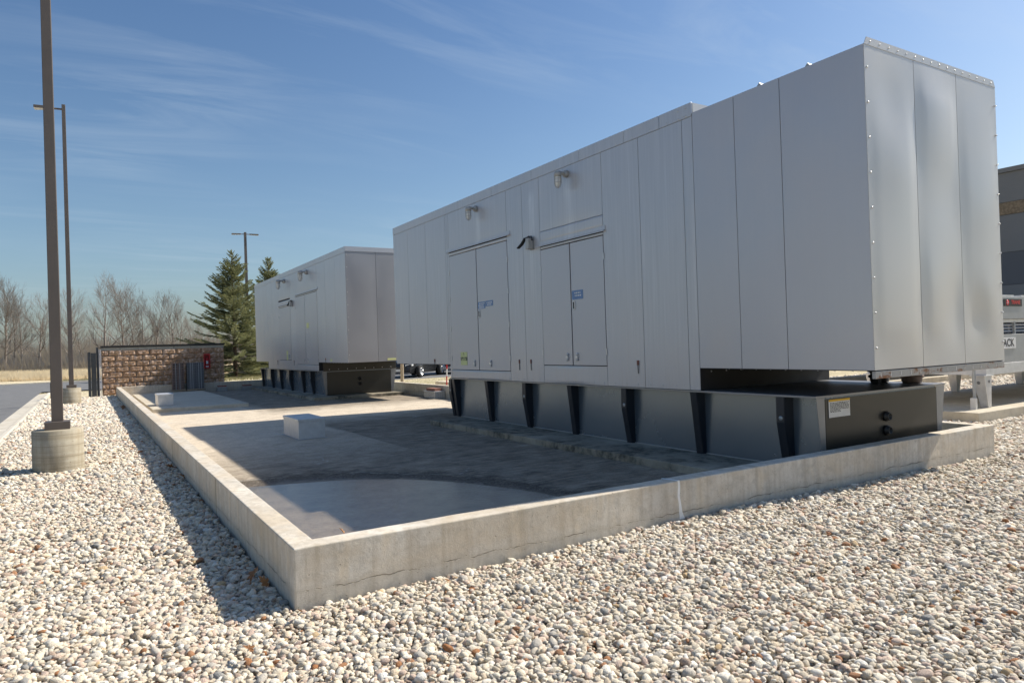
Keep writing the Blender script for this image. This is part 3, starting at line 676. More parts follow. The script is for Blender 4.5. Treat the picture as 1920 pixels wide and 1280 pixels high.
def generator(y_near, y_body0, y_body1, y_far, zr, zh, ty0, ty1, gus, layout, label, endlabel=False, mirror=False):
    yc = (y_near+y_far)/2
    root = empty('generator_enclosure', (GX+GW/2, yc, .05), label, 'generator', 'large grey generator enclosures on black fuel tanks')
    X1 = GX+GW; zb = 1.213; zs = .915; ztr = zr-.185
    hood_near = not mirror
    zn = zh if hood_near else zr           # roof height of the near end
    # cores (dark behind the seams)
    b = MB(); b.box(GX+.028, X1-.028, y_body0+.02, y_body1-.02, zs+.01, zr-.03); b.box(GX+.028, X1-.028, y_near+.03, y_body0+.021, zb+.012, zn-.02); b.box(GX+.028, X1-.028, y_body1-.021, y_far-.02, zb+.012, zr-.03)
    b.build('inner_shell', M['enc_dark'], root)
    # roof
    rf = MB(); rf.box(GX+.004, X1-.004, (y_body0 if hood_near else y_near)+.004, y_far-.004, zr-.028, zr-.004)
    if hood_near: rf.box(GX+.004, X1-.004, y_near+.004, y_body0+.003, zh-.02, zh-.004)
    rf.build('roof', M['enc_x'], root)
    # right, far and body end sheets
    MB().box(X1-.028, X1, y_body0+.002, y_body1-.002, zs, zr-.03).build('side_sheet', M['enc_x'], root)
    MB().box(X1-.028, X1, y_near+.002, y_body0-.002, zb, zn-.022).build('side_sheet', M['enc_x'], root)
    MB().box(X1-.028, X1, y_body1+.002, y_far-.002, zb, zr-.03).build('side_sheet', M['enc_x'], root)
    MB().box(GX+.004, X1-.004, y_far-.02, y_far, zb, zr-.03).build('end_sheet', M['enc_y'], root)
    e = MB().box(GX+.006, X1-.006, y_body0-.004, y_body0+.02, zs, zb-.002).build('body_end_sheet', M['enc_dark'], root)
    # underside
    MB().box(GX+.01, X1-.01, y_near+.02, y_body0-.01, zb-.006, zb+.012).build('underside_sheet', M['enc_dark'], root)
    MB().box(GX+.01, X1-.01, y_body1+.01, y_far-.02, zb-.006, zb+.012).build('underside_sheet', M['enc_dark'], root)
    # facade panels
    k = 0
    for (a0, a1, z0, z1) in layout['panels']:
        k += 1; panel('panel', 'x', GX, a0, a1, z0, z1, M['enc_smooth'] if hood_near and a1 <= y_body0 else M['enc_x'], root, layout.get('amp', .004), k, nx=6, nz=14, bulge=layout.get('bulge', .0))
    tb = layout['trim']
    for a0, a1 in zip(tb, tb[1:]):
        MB().box(GX-.008, GX+.02, a0+.003, a1-.003, ztr, zr-.002).build('roof_trim', M['enc_x'], root, .002)
    if hood_near:   # closing plate where the taller roof ends above the hood
        MB().box(GX+.02, X1-.02, y_body0-.002, y_body0+.012, zh-.01, zr-.006).build('roof_end_plate', M['enc_y'], root)
    for (a0, a1, z0, z1) in layout['caps']:
        c = MB(); c.prism([(GX-.002, a0, z1), (GX-.010, a0, z1), (GX-.012, a0, z0+.022), (GX-.042, a0, z0+.006), (GX-.042, a0, z0-.008), (GX-.002, a0, z0+.004)][::-1], (0, a1-a0, 0)); c.build('drip_cap', M['enc_x'], root)
    for dd in layout['doors']: 
        d = door(root, *dd['box'], dd['side'], dd['hinges'], dd.get('latch'), dd['box'][0])
        if 'extra' in dd: dd['extra'](d)
    for (y, z) in layout['lamps']: wall_lamp(root, y, z, layout.get('lamp_s', 1))
    floodlight(root, *layout['flood'])
    for (y, z) in layout['keepers']: keeper(root, y, z)
    bl = MB()
    boltrow(bl, (GX-.001, y_body0+.05, zs+.045), (GX-.001, y_body1-.05, zs+.045), int((y_body1-y_body0)/.26), (-1, 0, 0), .011, .009)
    for a0, a1 in zip(tb, tb[1:]): boltrow(bl, (GX-.009, a0, ztr+.03), (GX-.009, a1, ztr+.03), max(2, int((a1-a0)/.36)), (-1, 0, 0), .010, .008)
    for q in (y_body0+.1, y_body0+.24): boltrow(bl, (GX-.009, q, ztr-.03), (GX-.009, q, zr), 2, (-1, 0, 0), .012, .01)
    boltrow(bl, (GX+.045, y_near-.001, zb+.05), (GX+.045, y_near-.001, zn-.06), 9, (0, -1, 0), .013, .012)
    boltrow(bl, (X1-.035, y_near-.001, zb+.05), (X1-.035, y_near-.001, zn-.06), 9, (0, -1, 0), .010, .026)
    boltrow(bl, (GX+.06, y_body0-.005, zb-.05), (X1-.1, y_body0-.005, zb-.05), 9, (0, -1, 0), .013, .01)
    boltrow(bl, (GX+.1, y_body0-.3, zb-.007), (GX+.1, y_near+.2, zb-.007), 9, (0, 0, -1), .013, .01)
    tag(bl.build('panel_bolts', M['bolt'], root), kind='stuff')
    tk = tank(root, ty0, ty1, zs, gus)
    return root, tk

# --- near unit
yN, yB0, yB1, yF, ZR, ZH = -.32, 2.09, 9.52, 12.67, 4.762, 4.62
ZT = ZR-.185
ov = [(10.67, 11.73), (11.73, 12.67), (9.60, 10.67)]
pn = [(a, b_, 1.213, ZT) for a, b_ in ov] + [(9.52, 9.60, 1.213, ZT), (9.43, 9.52, .915, ZT)]
pn += [(6.93, 9.43, 3.79, ZT), (6.93, 9.43, 3.625, 3.69), (6.93, 9.43, .915, 1.098)]
pn += [(6.365, 6.93, .915, ZT), (5.79, 6.365, .915, ZT)]
pn += [(4.02, 5.79, 3.60, ZT), (4.02, 5.79, 3.425, 3.60), (4.02, 5.79, 3.285, 3.33), (4.02, 5.79, .915, 1.222)]
pn += [(3.16, 4.02, .915, ZT), (2.28, 3.16, .915, ZT), (2.09, 2.28, .915, ZT)]
pn += [(1.392, 2.09, 1.213, ZH), (.718, 1.392, 1.213, ZH), (-.32, .718, 1.213, ZH)]
def ex_a(d):
    s = sticker('ladder_sticker', d, 8.85, 1.345, .30, .28, M['yellow']); MB().box(GX-.0095, GX-.0085, 8.70, 9.0, 1.305, 1.375).build('dark_band', M['ink'], s)
    text('sticker_word', 'Ladder', .085, (GX-.010, 8.85, 1.34), TX, M['yellow'], s, 1.0, .001, .002)
    z = MB(); z.prism([(GX-.010, 8.86, 1.475), (GX-.010, 8.84, 1.44), (GX-.010, 8.85, 1.44), (GX-.010, 8.835, 1.395), (GX-.010, 8.862, 1.435), (GX-.010, 8.85, 1.435), (GX-.010, 8.875, 1.475)], (.001, 0, 0)); z.build('bolt_symbol', M['ink'], s)
def tinyrows(parent, y, z, wy, rows, rh, seed):
    R_ = random.Random(seed); t = MB()
    for k in range(rows):
        yy = y+wy/2*R_.uniform(.7, .95); end = y-wy/2*R_.uniform(.7, .95)
        while yy > end:
            q = R_.uniform(.02, .045); t.box(GX-.010, GX-.008, yy-q, yy, z-k*rh, z-k*rh+rh*.5); yy -= q+.014
    tag(t.build('label_print', M['paper'], parent), kind='stuff')
def ex_b(d):
    s = sticker('blue_label', d, 8.0, 2.44, .30, .14, M['blue']); tinyrows(s, 8.0, 2.465, .26, 3, .04, 1)
    s = sticker('blue_label', d, 7.68, 2.46, .30, .11, M['blue']); tinyrows(s, 7.68, 2.465, .22, 2, .04, 2)
    lockhandle(d, 8.10, 2.27)
def ex_c(d):
    s = sticker('blue_label', d, 4.73, 2.40, .30, .15, M['blue']); tinyrows(s, 4.73, 2.42, .2, 2, .045, 3)
    lockhandle(d, 4.83, 2.23)
lay1 = dict(panels=pn, trim=[2.09, 2.70, 3.46, 4.57, 6.0, 7.45, 8.9, 9.52, 11.64, 12.67], amp=.009, bulge=.006,
    caps=[(6.80, 9.55, 3.705, 3.79), (3.96, 5.89, 3.34, 3.425)],
    doors=[dict(box=(8.18, 9.43, 1.10, 3.62), side=1, hinges=(1.35, 2.0, 2.65, 3.25), latch=8.36, extra=ex_a),
           dict(box=(6.93, 8.17, 1.10, 3.62), side=-1, hinges=(1.35, 2.0, 2.65, 3.25), latch=7.68, extra=ex_b),
           dict(box=(4.915, 5.79, 1.225, 3.28), side=1, hinges=(1.45, 2.95), latch=5.05),
           dict(box=(4.02, 4.905, 1.225, 3.28), side=-1, hinges=(1.45, 2.95), latch=4.78, extra=ex_c)],
    lamps=[(8.10, 4.44), (4.92, 4.44)], flood=(6.03, 3.43), keepers=[(6.6, 1.29), (6.2, 1.29), (3.30, 1.28), (10.33, 1.30)])
gus1 = [(9.55, 1), (9.40, 0), (7.90, 0), (6.45, 1), (5.02, 0), (3.61, 1), (2.18, 0), (.80, 1), (.386, 0)]
gen1, tk1 = generator(yN, yB0, yB1, yF, ZR, ZH, .386, 9.55, gus1, lay1, 'nearest and largest looking grey steel generator enclosure, hood overhanging the front wall')
X1 = GX+GW
for (a0, a1, sd_, dn) in ((GX, 6.815, 1, [(6.35, 4.05, .30, -.024), (6.5, 3.55, .45, .026), (6.2, 2.2, .6, .016)]), (6.815, 7.72, 2, [(7.2, 4.0, .45, .024), (7.5, 3.2, .35, -.016), (7.55, 1.8, .35, -.026), (7.1, 2.1, .4, .018)]), (7.72, X1, 3, [(8.05, 1.72, .22, -.026), (8.3, 3.1, .5, .018), (8.3, 2.0, .3, .018)])):
    panel('end_panel', 'y', yN, a0, a1, 1.213, ZH, M['enc_y'], gen1, .012, 20+sd_, dep=.03, nx=16, nz=40, bulge=.010, dents=dn)
fl = MB(); fl.prism([(GX+.004, yN-.004, ZH-.006), (X1-.004, yN-.004, ZH-.006), (X1-.05, yN-.004, ZH+.075), (GX+.05, yN-.004, ZH+.075)][::-1], (0, .006, 0)); fl = fl.build('edge_flashing', M['enc_y'], gen1)
fb = MB(); boltrow(fb, (GX+.03, yN-.005, ZH+.035), (X1-.03, yN-.005, ZH+.035), 16, (0, -1, 0), .009, .006); tag(fb.build('flashing_bolts', M['bolt'], fl), kind='stuff')
for yy in (1.02, .36):
    p_ = MB(); p_.prism([(GX+.03, yy-.04, ZH), (GX+.03, yy+.04, ZH), (GX+.03, yy, ZH+.045)], (.6, 0, 0)); p_.build('roof_seam_cap', M['galv_dull'], gen1)
ch = MB().box(GX+.03, X1+.015, yN+.01, yN+.05, 1.125, 1.205).build('bottom_channel', M['enc_rust'], gen1, .004)
sl = MB()
for i in range(14): sl.box(GX+.12+i*.19, GX+.126+i*.19, yN+.006, yN+.011, 1.145, 1.185)
tag(sl.build('channel_slots', M['paper'], ch), kind='stuff')
for (x, y, r) in ((8.34, 1.10, .15), (8.46, .72, .155)):
    iso = MB()
    iso.revolve((x, y, .915), [(0, 0), (r*.72, 0), (r*.82, .035), (r*.8, .06), (r*.95, .075), (r*.95, .10), (r*.75, .115), (r*.8, .14), (r, .155), (r, .20), (r*.85, .215), (r*.85, .29), (0, .29)], 24)
    iso.build('isolator_mount', M['black'] if x < 8.4 else M['plastic_brown'], gen1)
MB().box(8.02, 8.10, .93, 1.01, .914, 1.21).build('hood_post', M['enc_dark'], gen1)
warning_sign(tk1, GX+.232, .381, .655, .40, .205)

# --- far unit
q = 16.66
lay2p = [(a, b_, 1.213, 4.665) for a, b_ in ((16.66, 17.76), (17.76, 18.87), (18.87, 19.86), (29.0, 30.25), (28.3, 29.0), (27.69, 28.3))]
lay2p += [(19.86, 22.75, 3.86, 4.665), (19.86, 22.75, 3.72, 3.77), (19.86, 22.75, .915, 1.12), (22.75, 23.62, .915, 4.665), (23.62, 25.55, 3.76, 4.665), (23.62, 25.55, 3.60, 3.70), (23.62, 25.55, 3.46, 3.52), (23.62, 25.55, .915, 1.29), (25.55, 26.7, .915, 4.665), (26.7, 27.69, .915, 4.665)]
def ex_d(d):
    sticker('yellow_label', d, 24.25, 1.58, .22, .17, M['yellow']); sticker('yellow_label', d, 24.25, 1.38, .22, .17, M['yellow'])
    sticker('paper_tag', d, 24.75, 2.10, .05, .22, M['paper'])
def ex_e(d):
    sticker('yellow_label', d, 21.12, 2.56, .30, .19, M['yellow']); sticker('paper_tag', d, 21.2, 2.36, .05, .18, M['paper'])
lay2 = dict(panels=lay2p, trim=[16.66, 19.9, 23.3, 27.0, 30.25], amp=.006, bulge=.008, caps=[(19.72, 22.82, 3.775, 3.86), (23.5, 25.62, 3.525, 3.60)],
    doors=[dict(box=(23.62, 25.55, 1.295, 3.455), side=1, hinges=(1.6, 3.1), latch=23.9, extra=ex_d),
           dict(box=(21.48, 22.75, 1.125, 3.715), side=1, hinges=(1.4, 3.3), latch=21.7),
           dict(box=(19.86, 21.47, 1.125, 3.715), side=-1, hinges=(1.4, 3.3), latch=21.1, extra=ex_e)],
    lamps=[(24.4, 4.50), (21.0, 4.50)], flood=(23.2, 3.50), keepers=[(19.0, 1.33), (23.2, 1.25), (25.9, 1.25)], lamp_s=1.35)
gus2 = [(29.4, 0), (27.4, 1), (25.8, 0), (24.1, 1), (22.3, 0), (21.0, 1), (19.54, 0)]
gen2, tk2 = generator(16.66, 19.86, 27.69, 30.25, 4.85, 4.85, 19.54, 29.4, gus2, lay2, 'smaller looking grey generator enclosure farther back, beside the spruce', mirror=True)
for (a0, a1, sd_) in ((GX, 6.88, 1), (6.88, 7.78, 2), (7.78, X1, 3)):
    panel('end_panel', 'y', 16.66, a0, a1, 1.213, 4.70, M['enc_y_dim'], gen2, .012, 40+sd_, nx=10, nz=24, bulge=.010)
MB().box(GX-.006, X1+.006, 16.65, 16.67, 4.70, 4.85).build('roof_trim', M['enc_x'], gen2, .002)
MB().box(GX+.05, X1-.05, 19.515, 19.53, .90, 1.21).build('dark_skirt', M['tank_end'], gen2)
sk = MB(); boltrow(sk, (GX+.1, 19.514, .96), (X1-.1, 19.514, .96), 8, (0, -1, 0), .02, .012); tag(sk.build('skirt_bolts', M['bolt'], gen2), kind='stuff')
MB().box(7.18, 7.47, 16.65, 16.659, 1.25, 1.31).build('yellow_label', M['yellow'], gen2)
MB().box(GX-.004, GX-.0005, 18.3, 18.48, 1.25, 1.33).build('yellow_label', M['yellow'], gen2)

# plinths under the tanks
for (x0, y0, y1, lab) in ((5.19, .25, 9.2, 'low mossy concrete plinth under the nearest generator tank'), (5.42, 18.9, 29.5, 'low concrete plinth under the farther generator tank')):
    b = MB().box(x0, LX-T-.05 if y0 < 1 else 8.66, y0, y1, SZ-.05, .05).build('concrete_plinth', M['plinth'], None, .012); tag(b, lab, 'plinth')

# galvanised covers
def cover(x0, x1, y0, y1, z0, z1, label):
    r_ = empty('metal_cover_box', ((x0+x1)/2, (y0+y1)/2, z0), label, 'metal box')
    MB().box(x0, x1, y0, y1, z0+.005, z1-.012).build('body', M['galv'], r_, .006)
    MB().box(x0-.012, x1+.012, y0-.012, y1+.012, z1-.05, z1).build('lid', M['galv'], r_, .006)
    MB().box(x0-.035, x1+.035, y0-.035, y1+.035, z0, z0+.006).build('base_flange', M['galv_dull'], r_)
cover(2.26, 2.76, 8.66, 9.80, SZ+.018, .345, 'galvanised box cover standing on the concrete nearest the puddle')
cover(.80, 1.24, 19.8, 20.7, SZ+.11, .42, 'sunlit galvanised box cover on the far raised slab')

# light poles
def pole(x, y, H, zb_, label, heads, s=1.0, br=.325):
    r_ = empty('light_pole', (x, y, 0), label, 'light pole', 'tall square bronze light poles on round concrete bases')
    b = MB(); b.revolve((x, y, 0), [(br*.985, -.3), (br, .0), (br, zb_-.012), (br-.012, zb_), (0, zb_)], 48); b.build('concrete_base', M['base_conc'], r_)
    MB().box(x-.158, x+.158, y-.158, y+.158, zb_+.001, zb_+.115).build('base_cover', M['bronze'], r_, .006)
    h = .066*s; t = h*.78
    b = MB(); b.add([(x+a*h, y+c*h, zb_+.11) for a, c in ((-1,-1),(1,-1),(1,1),(-1,1))] + [(x+a*t, y+c*t, H) for a, c in ((-1,-1),(1,-1),(1,1),(-1,1))], [(0,1,5,4),(1,2,6,5),(2,3,7,6),(3,0,4,7),(4,5,6,7)])
    b.build('shaft', M['bronze'], r_, .008)
    MB().box(x-h-.006, x-h+.001, y-.04, y+.04, zb_+.45, zb_+.68).build('hand_hole_cover', M['bronze'], r_, .002)
    for (dx, dy, ln) in heads:
        d = Vector((dx, dy, 0)).normalized(); n_ = Vector((-d.y, d.x, 0)); c = Vector((x, y, H-.17)); 
        a = MB(); a.tube(c+d*.05, c+d*.38, .035, n=8); a = a.build('arm', M['bronze'], r_)
        hd = MB(); p0 = c+d*.36; p1 = c+d*(.36+ln); q_ = [p0+n_*.10-Vector((0,0,.05)), p0-n_*.10-Vector((0,0,.05)), p1-n_*.17-Vector((0,0,.07)), p1+n_*.17-Vector((0,0,.07))]
        hd.prism(q_[::-1], (0, 0, .10)); hd = hd.build('lamp_head', M['bronze'], r_, .012)
        MB().prism([q_[0]*.8+p0*.2+Vector((0,0,-.012)), q_[1]*.8+p0*.2+Vector((0,0,-.012)), q_[2]*.9+p1*.1+Vector((0,0,-.008)), q_[3]*.9+p1*.1+Vector((0,0,-.008))][::-1], (0, 0, .01)).build('lens', M['lens'], hd)
    return r_
pole(-1.465, 7.75, 11.2, .585, 'nearest and thickest bronze pole rising out of the top of the picture', [(-1, 0, .55), (1, 0, .55)], 1.12)
pole(-1.55, 25.9, 11.0, .55, 'thinner bronze pole behind the nearest one, small lamp head near its top', [(-1, .1, .55)], 1.15, .30)
def far_pole(x, y, H, label):
    r_ = pole(x, y, H, .6, label, [(1, -.1, .75), (-1, .1, .75)], 1.9, .35); return r_
far_pole(11.2, 60, 12.3, 'distant light pole with two lamp heads above the spruce top')

# ------------------------------------------------------------------ block screen wall with gate at the far end
bw = empty('block_screen_wall', (2, 30.3, -.05), 'brown split face block wall with black coping at the end of the basin', 'wall')
BX0, BX1, BY = -.50, 4.42, 30.2
MB().box(BX0+.01, BX1-.01, BY+.03, BY+.24, -.1, 1.93).build('mortar_core', M['limestone'], bw)
variants = []
for k in range(5):
    me_ = MB(); L_, H_ = .515, .231; nx, nz = 7, 4; vs_ = []
    for j in range(nz+1):
        for i in range(nx+1):
            e = 0 if i in (0, nx) or j in (0, nz) else 1
            vs_.append((i/nx*L_, -e*(.02+.028*abs(noise.noise(Vector((i*1.3+k*11, j*1.7, k)))))*1.6, j/nz*H_))
    me_.add(vs_, [(j*(nx+1)+i, j*(nx+1)+i+1, (j+1)*(nx+1)+i+1, (j+1)*(nx+1)+i) for j in range(nz) for i in range(nx)])
    me_.add([(0, 0, 0), (L_, 0, 0), (L_, 0, H_), (0, 0, H_), (0, .04, 0), (L_, .04, 0), (L_, .04, H_), (0, .04, H_)], [(0, 4, 5, 1), (1, 5, 6, 2), (2, 6, 7, 3), (3, 7, 4, 0)])
    me = me_.mesh('block'); me.materials.append(M['block']); variants.append(me)
rows = 8
for r_i in range(rows):
    z = .03 + r_i*.2385; x = BX0 - (.265 if r_i % 2 else 0)
    while x < BX1-.05:
        x0 = max(x, BX0); x1 = min(x+.522, BX1)
        if x1-x0 > .08:
            o = link(random.choice(variants), 'block', None, bw); o.location = (x0, BY+random.uniform(-.004, .004), z); o.scale = ((x1-x0-.008)/.515, 1, 1)
        x += .53
for k in range(7): MB().box(BX0+k*.703, BX0+k*.703+.695, BY-.012, BY+.24, 1.94, 2.05).build('cap_stone', M['limestone'], bw, .008)
MB().box(BX0-.03, BX1+.03, BY-.05, BY+.28, 2.052, 2.135).build('coping', M['coping'], bw, .006)
ga = empty('steel_gate', (-.8, 30.5, -.05), 'dark steel gate leaf with pale latch frame at left end of block wall', 'gate')
MB().box(-1.01, -.90, 29.95, 30.0, -.05, 1.88).build('gate_panel', M['gate'], ga, .004)
MB().box(-.89, -.70, 29.99, 30.05, -.05, 1.84).build('gate_panel', M['gate'], ga, .004)
MB().box(-.69, -.60, 30.05, 30.15, -.05, 2.08).build('gate_post', M['gate'], ga, .005)
b = MB(); b.box(-.60, -.575, 30.02, 30.05, 0, 1.98); b.box(-.545, -.52, 30.02, 30.05, 0, 1.98)
for zz in (.3, .75, 1.2, 1.75): b.box(-.60, -.52, 30.015, 30.05, zz, zz+.05)
b.build('latch_frame', M['trellis'], ga)
# fire extinguisher cabinet
fe = empty('extinguisher_cabinet', (3.66, 30.1, 1.3), 'red fire extinguisher cabinet on the brown block wall', 'cabinet')
b = MB(); x0, x1, z0, z1, y_ = 3.53, 3.79, 1.0, 1.66, 29.98
b.box(x0, x0+.035, y_, BY-.05, z0, z1); b.box(x1-.035, x1, y_, BY-.05, z0, z1); b.box(x0+.035, x1-.035, y_, BY-.05, z1-.045, z1); b.box(x0+.035, x1-.035, y_, BY-.05, z0, z0+.045); b.box(x0+.035, x1-.035, BY-.06, BY-.05, z0+.04, z1-.04); b.build('case', M['red'], fe)
e = MB(); e.revolve((3.66, 30.06, 1.07), [(0, 0), (.055, 0), (.058, .02), (.058, .32), (.03, .38), (.022, .44), (0, .44)], 16); e = e.build('extinguisher', M['red'], fe)
MB().box(3.615, 3.705, 29.995, 30.003, 1.2, 1.33).build('extinguisher_label', M['paper'], e)
MB().box(3.62, 3.70, 30.03, 30.09, 1.515, 1.55).build('valve', M['black'], e)
MB().box(3.60, 3.72, 29.985, 29.993, 1.052, 1.11).build('case_label', M['paper'], fe)

# bundles of perforated plastic grids standing by the wall
def bundle(x0, x1, mat, label, yb=29.2, straps=(.25, .45), cols=6, rows_=10, zb_=.07):
    r_ = empty('strapped_grid_bundle', ((x0+x1)/2, yb, SZ+.11), label, 'bundle')
    zt = 1.28; z0 = .13; w_ = (x1-x0)/cols; h_ = (zt-z0)/rows_
    MB().box(x0+.01, x1-.01, yb+.05, yb+.40, z0+.01, zt-.01).build('core', M['enc_dark'], r_)
    b = MB()
    for i in range(cols+1): b.box(max(x0, x0+i*w_-w_*.27), min(x1, x0+i*w_+w_*.27), yb, yb+.41, z0, zt)
    for j in range(rows_+1):
        for i in range(cols): b.box(x0+i*w_+w_*.27, x0+(i+1)*w_-w_*.27, yb+.002, yb+.41, max(z0, z0+j*h_-h_*.31), min(zt, z0+j*h_+h_*.31))
    b.build('perforated_grid', mat, r_)
    for s in straps:
        xx = x0+s*(x1-x0); MB().box(xx-.010, xx+.010, yb-.008, yb-.002, z0-.01, zt+.006).build('strap', M['strap'], r_)
    MB().box(x0-.03, x1+.05, yb-.04, yb+.42, SZ+.111, z0-.012).build('pallet', M['wood'], r_, .006)
bundle(2.14, 2.60, M['plastic_brown'], 'narrow brown strapped bundle of perforated grids, left of the grey one', straps=(.28, .62), cols=4)
bundle(2.72, 3.40, M['plastic_grey'], 'wide dark grey strapped bundle of perforated grids under the red cabinet', 29.15, (.2, .33, .68, .82), 7)

def blockbrick(x0, x1, y0, y1, z1, label, mat=None, plate=False):
    r_ = empty('service_box', ((x0+x1)/2, (y0+y1)/2, SZ), label, 'box')
    MB().box(x0, x1, y0, y1, SZ, z1).build('box_body', mat or M['galv_dull'], r_, .006)
    MB().box(x0-.015, x1+.015, y0-.015, y1+.01, z1+.001, z1+.02).build('lid', M['galv'], r_, .003)
    xc = (x0+x1)/2
    for k in range(2):
        MB().box(x0+.04+k*(x1-x0)*.45, x0+.02+(k+1)*(x1-x0)*.45, y0+.03, y1-.03, z1+.021, z1+.085).build('brick', M['brickred'], r_, .004)
blockbrick(3.96, 4.38, 29.3, 29.6, .11, 'small grey service box with bricks on top, nearer the strapped bundles')
blockbrick(5.03, 5.47, 29.3, 29.6, .09, 'small grey service box with bricks on top, nearer the far generator')
def tread_box():
    r_ = empty('tread_plate_box', (8.68, 16.4, SZ), 'tread plate box with red bricks on top against the right hand basin wall', 'box')
    MB().box(8.5, 8.88, 16.0, 16.85, SZ, .165).build('box_body', M['galv'], r_, .004)
    MB().box(8.48, 8.885, 15.98, 16.87, .166, .185).build('lid', M['galv'], r_, .003)
    b = MB()
    for i in range(10):
        for j in range(5):
            yy = 16.05+i*.085; z = -.03+j*.042; s = 1 if (i+j) % 2 else -1
            b.prism([(8.4985, yy-.02, z-.012*s), (8.4985, yy+.02, z+.008*s), (8.4985, yy+.02, z+.014*s), (8.4985, yy-.02, z-.006*s)], (-.003, 0, 0))
    for i in range(5):
        for j in range(5):
            xx = 8.53+i*.08; z = -.03+j*.042; s = 1 if (i+j) % 2 else -1
            b.prism([(xx-.02, 15.9985, z-.012*s), (xx+.02, 15.9985, z+.008*s), (xx+.02, 15.9985, z+.014*s), (xx-.02, 15.9985, z-.006*s)], (0, -.003, 0))
    tag(b.build('tread_pattern', M['black'], r_), kind='stuff')
    for k in range(3): MB().box(8.56, 8.8, 16.12+k*.23, 16.33+k*.23, .186, .27).build('brick', M['brickred'], r_, .004)
tread_box()
tag(MB().box(8.52, 8.88, 14.3, 14.95, SZ, .13).build('concrete_step', M['conc'], None, .01), 'small concrete block at the foot of the right basin wall by the near tank', 'block')

# ------------------------------------------------------------------ right hand side: pads and chillers
for (y0, y1, lab) in ((1.64, 4.40, 'concrete equipment pad under the nearest chiller'), (7.4, 10.1, 'concrete equipment pad under the farther chiller')):
    tag(MB().box(12.2, 34, y0, y1, -.3, .15).build('equipment_pad', M['pad'], None, .012), lab, 'pad')
def chiller(y0, y1, label, signs=True):
    x0, x1 = 13.1, 26.5
    r_ = empty('chiller', ((x0+x1)/2, (y0+y1)/2, .15), label, 'chiller', 'galvanised chillers on tapered legs')
    MB().box(x0, x1, y0, y1, .76, .96).build('base_frame', M['galv'], r_, .004)
    MB().box(x0+.25, x1-.02, y0+.012, y1-.012, .965, 1.50).build('lower_cabinet', M['galv_dull'], r_, .004)
    MB().box(x0+.27, x1-.02, y0+.06, y1-.06, 1.73, 1.79).build('rail', M['galv'], r_)
    b = MB()
    for k in range(14):
        xx = x0+.3+k*.98
        for yy in (y0+.05, y1-.09): b.box(xx, xx+.05, yy, yy+.04, 1.5, 1.74)
    b.build('stub_posts', M['galv_dull'], r_)
    b = MB()
    for k in range(3): b.tube((x0+.3, y0+.1, 1.56+k*.06), (x1-.1, y0+.1, 1.56+k*.06), .018, n=6)
    b.build('copper_pipes', M['strap'], r_)
    MB().box(x0+.24, x1-.02, y0+.01, y1-.01, 1.795, 2.22).build('upper_cabinet', M['galv_dull'], r_, .004)
    b = MB()
    for k in range(13): b.box(x0+.6+k, x0+1.3+k, y0+.05, y1-.05, 2.23, 2.262)
    b.build('fan_deck', M['galv'], r_)
    if signs:
        s = MB().box(13.885, 14.60, y0-.004, y0+.008, 2.04, 2.18).build('maker_plate', M['coping'], r_)
        lg = MB(); lg.revolve((14.01, y0-.005, 2.11), [(0, .001), (.055, .001), (.055, 0)], 20, (0, -1, 0)); lg.build('round_logo', M['red'], s)
        lg = MB(); 
        for aa in (0, math.pi/2, math.pi/4, -math.pi/4): lg.box(14.01-.04*abs(math.cos(aa))-.004, 14.01+.04*abs(math.cos(aa))+.004, y0-.0075, y0-.0062, 2.11-.04*abs(math.sin(aa))-.004, 2.11+.04*abs(math.sin(aa))+.004) if aa in (0, math.pi/2) else None
        lg.build('logo_cross', M['paper'], s)
        text('maker_word', 'TRANE', .10, (14.34, y0-.006, 2.115), TY, M['red'], s, 1.15, .001, .003)
        s2 = MB().box(13.58, 14.29, y0-.004, y0+.014, 1.23, 1.44).build('rack_sign', M['paper'], r_)
        text('sign_word', 'RACK', .2, (13.935, y0-.006, 1.335), TY, M['ink'], s2, 1.05, .001, .004)
    for xx in np.arange(x0+.13, x1, 3.25):
        for yy, sy in ((y0+.10, 1), (y1-.10, -1)):
            lg = MB(); a = .20; c = .085; zt = .745; zb_ = .152
            tp = [(-a, -.10), (a*.35, -.10), (a*.35, .13), (-a, .13)]; bt = [(-c*.4, -.08), (c*.9, -.08), (c*.9, .05), (-c*.4, .05)]
            lg.add([(xx+p[0], yy+p[1]*sy, zb_) for p in bt]+[(xx+p[0], yy+p[1]*sy, zt) for p in tp], [(3,2,1,0),(4,5,6,7),(0,1,5,4),(1,2,6,5),(2,3,7,6),(3,0,4,7)] if sy > 0 else [(0,1,2,3),(7,6,5,4),(4,5,1,0),(5,6,2,1),(6,7,3,2),(7,4,0,3)])
            lo = lg.build('leg', M['galv'], r_, .004)
            if sy > 0: MB().dome((xx-.03, yy-.10, .64), (0, -1, 0), .028, .006, 10).add([], []).dome((xx-.165, yy+.02, .62), (-1, 0, -.25), .032, .008, 10).build('bolt_head', M['plastic_grey'], lo)
            MB().box(xx-.24, xx+.11, yy-.125 if sy > 0 else yy-.14, yy+.14 if sy > 0 else yy+.125, .745, .759).build('leg_plate', M['galv'], lo)
    return r_
chiller(1.9, 4.2, 'nearest galvanised chiller with a black maker plate and a RACK sign')
chiller(7.6, 9.9, 'farther galvanised chiller behind the first one, seen under the enclosure hood', False)
cp = MB().tube((12.86, 2.0, .15), (12.86, 2.0, 1.1), .028, n=10).build('drain_pipe', M['galv_dull']); tag(cp, 'thin grey vertical pipe beside the nearest chiller leg', 'pipe')
MB().box(12.74, 12.80, 1.93, 2.02, .151, .36).build('pipe_bracket', M['galv'], cp); MB().tube((12.86, 2.0, .2), (12.86, 2.0, .34), .042, n=10).build('pipe_coupling', M['galv'], cp)

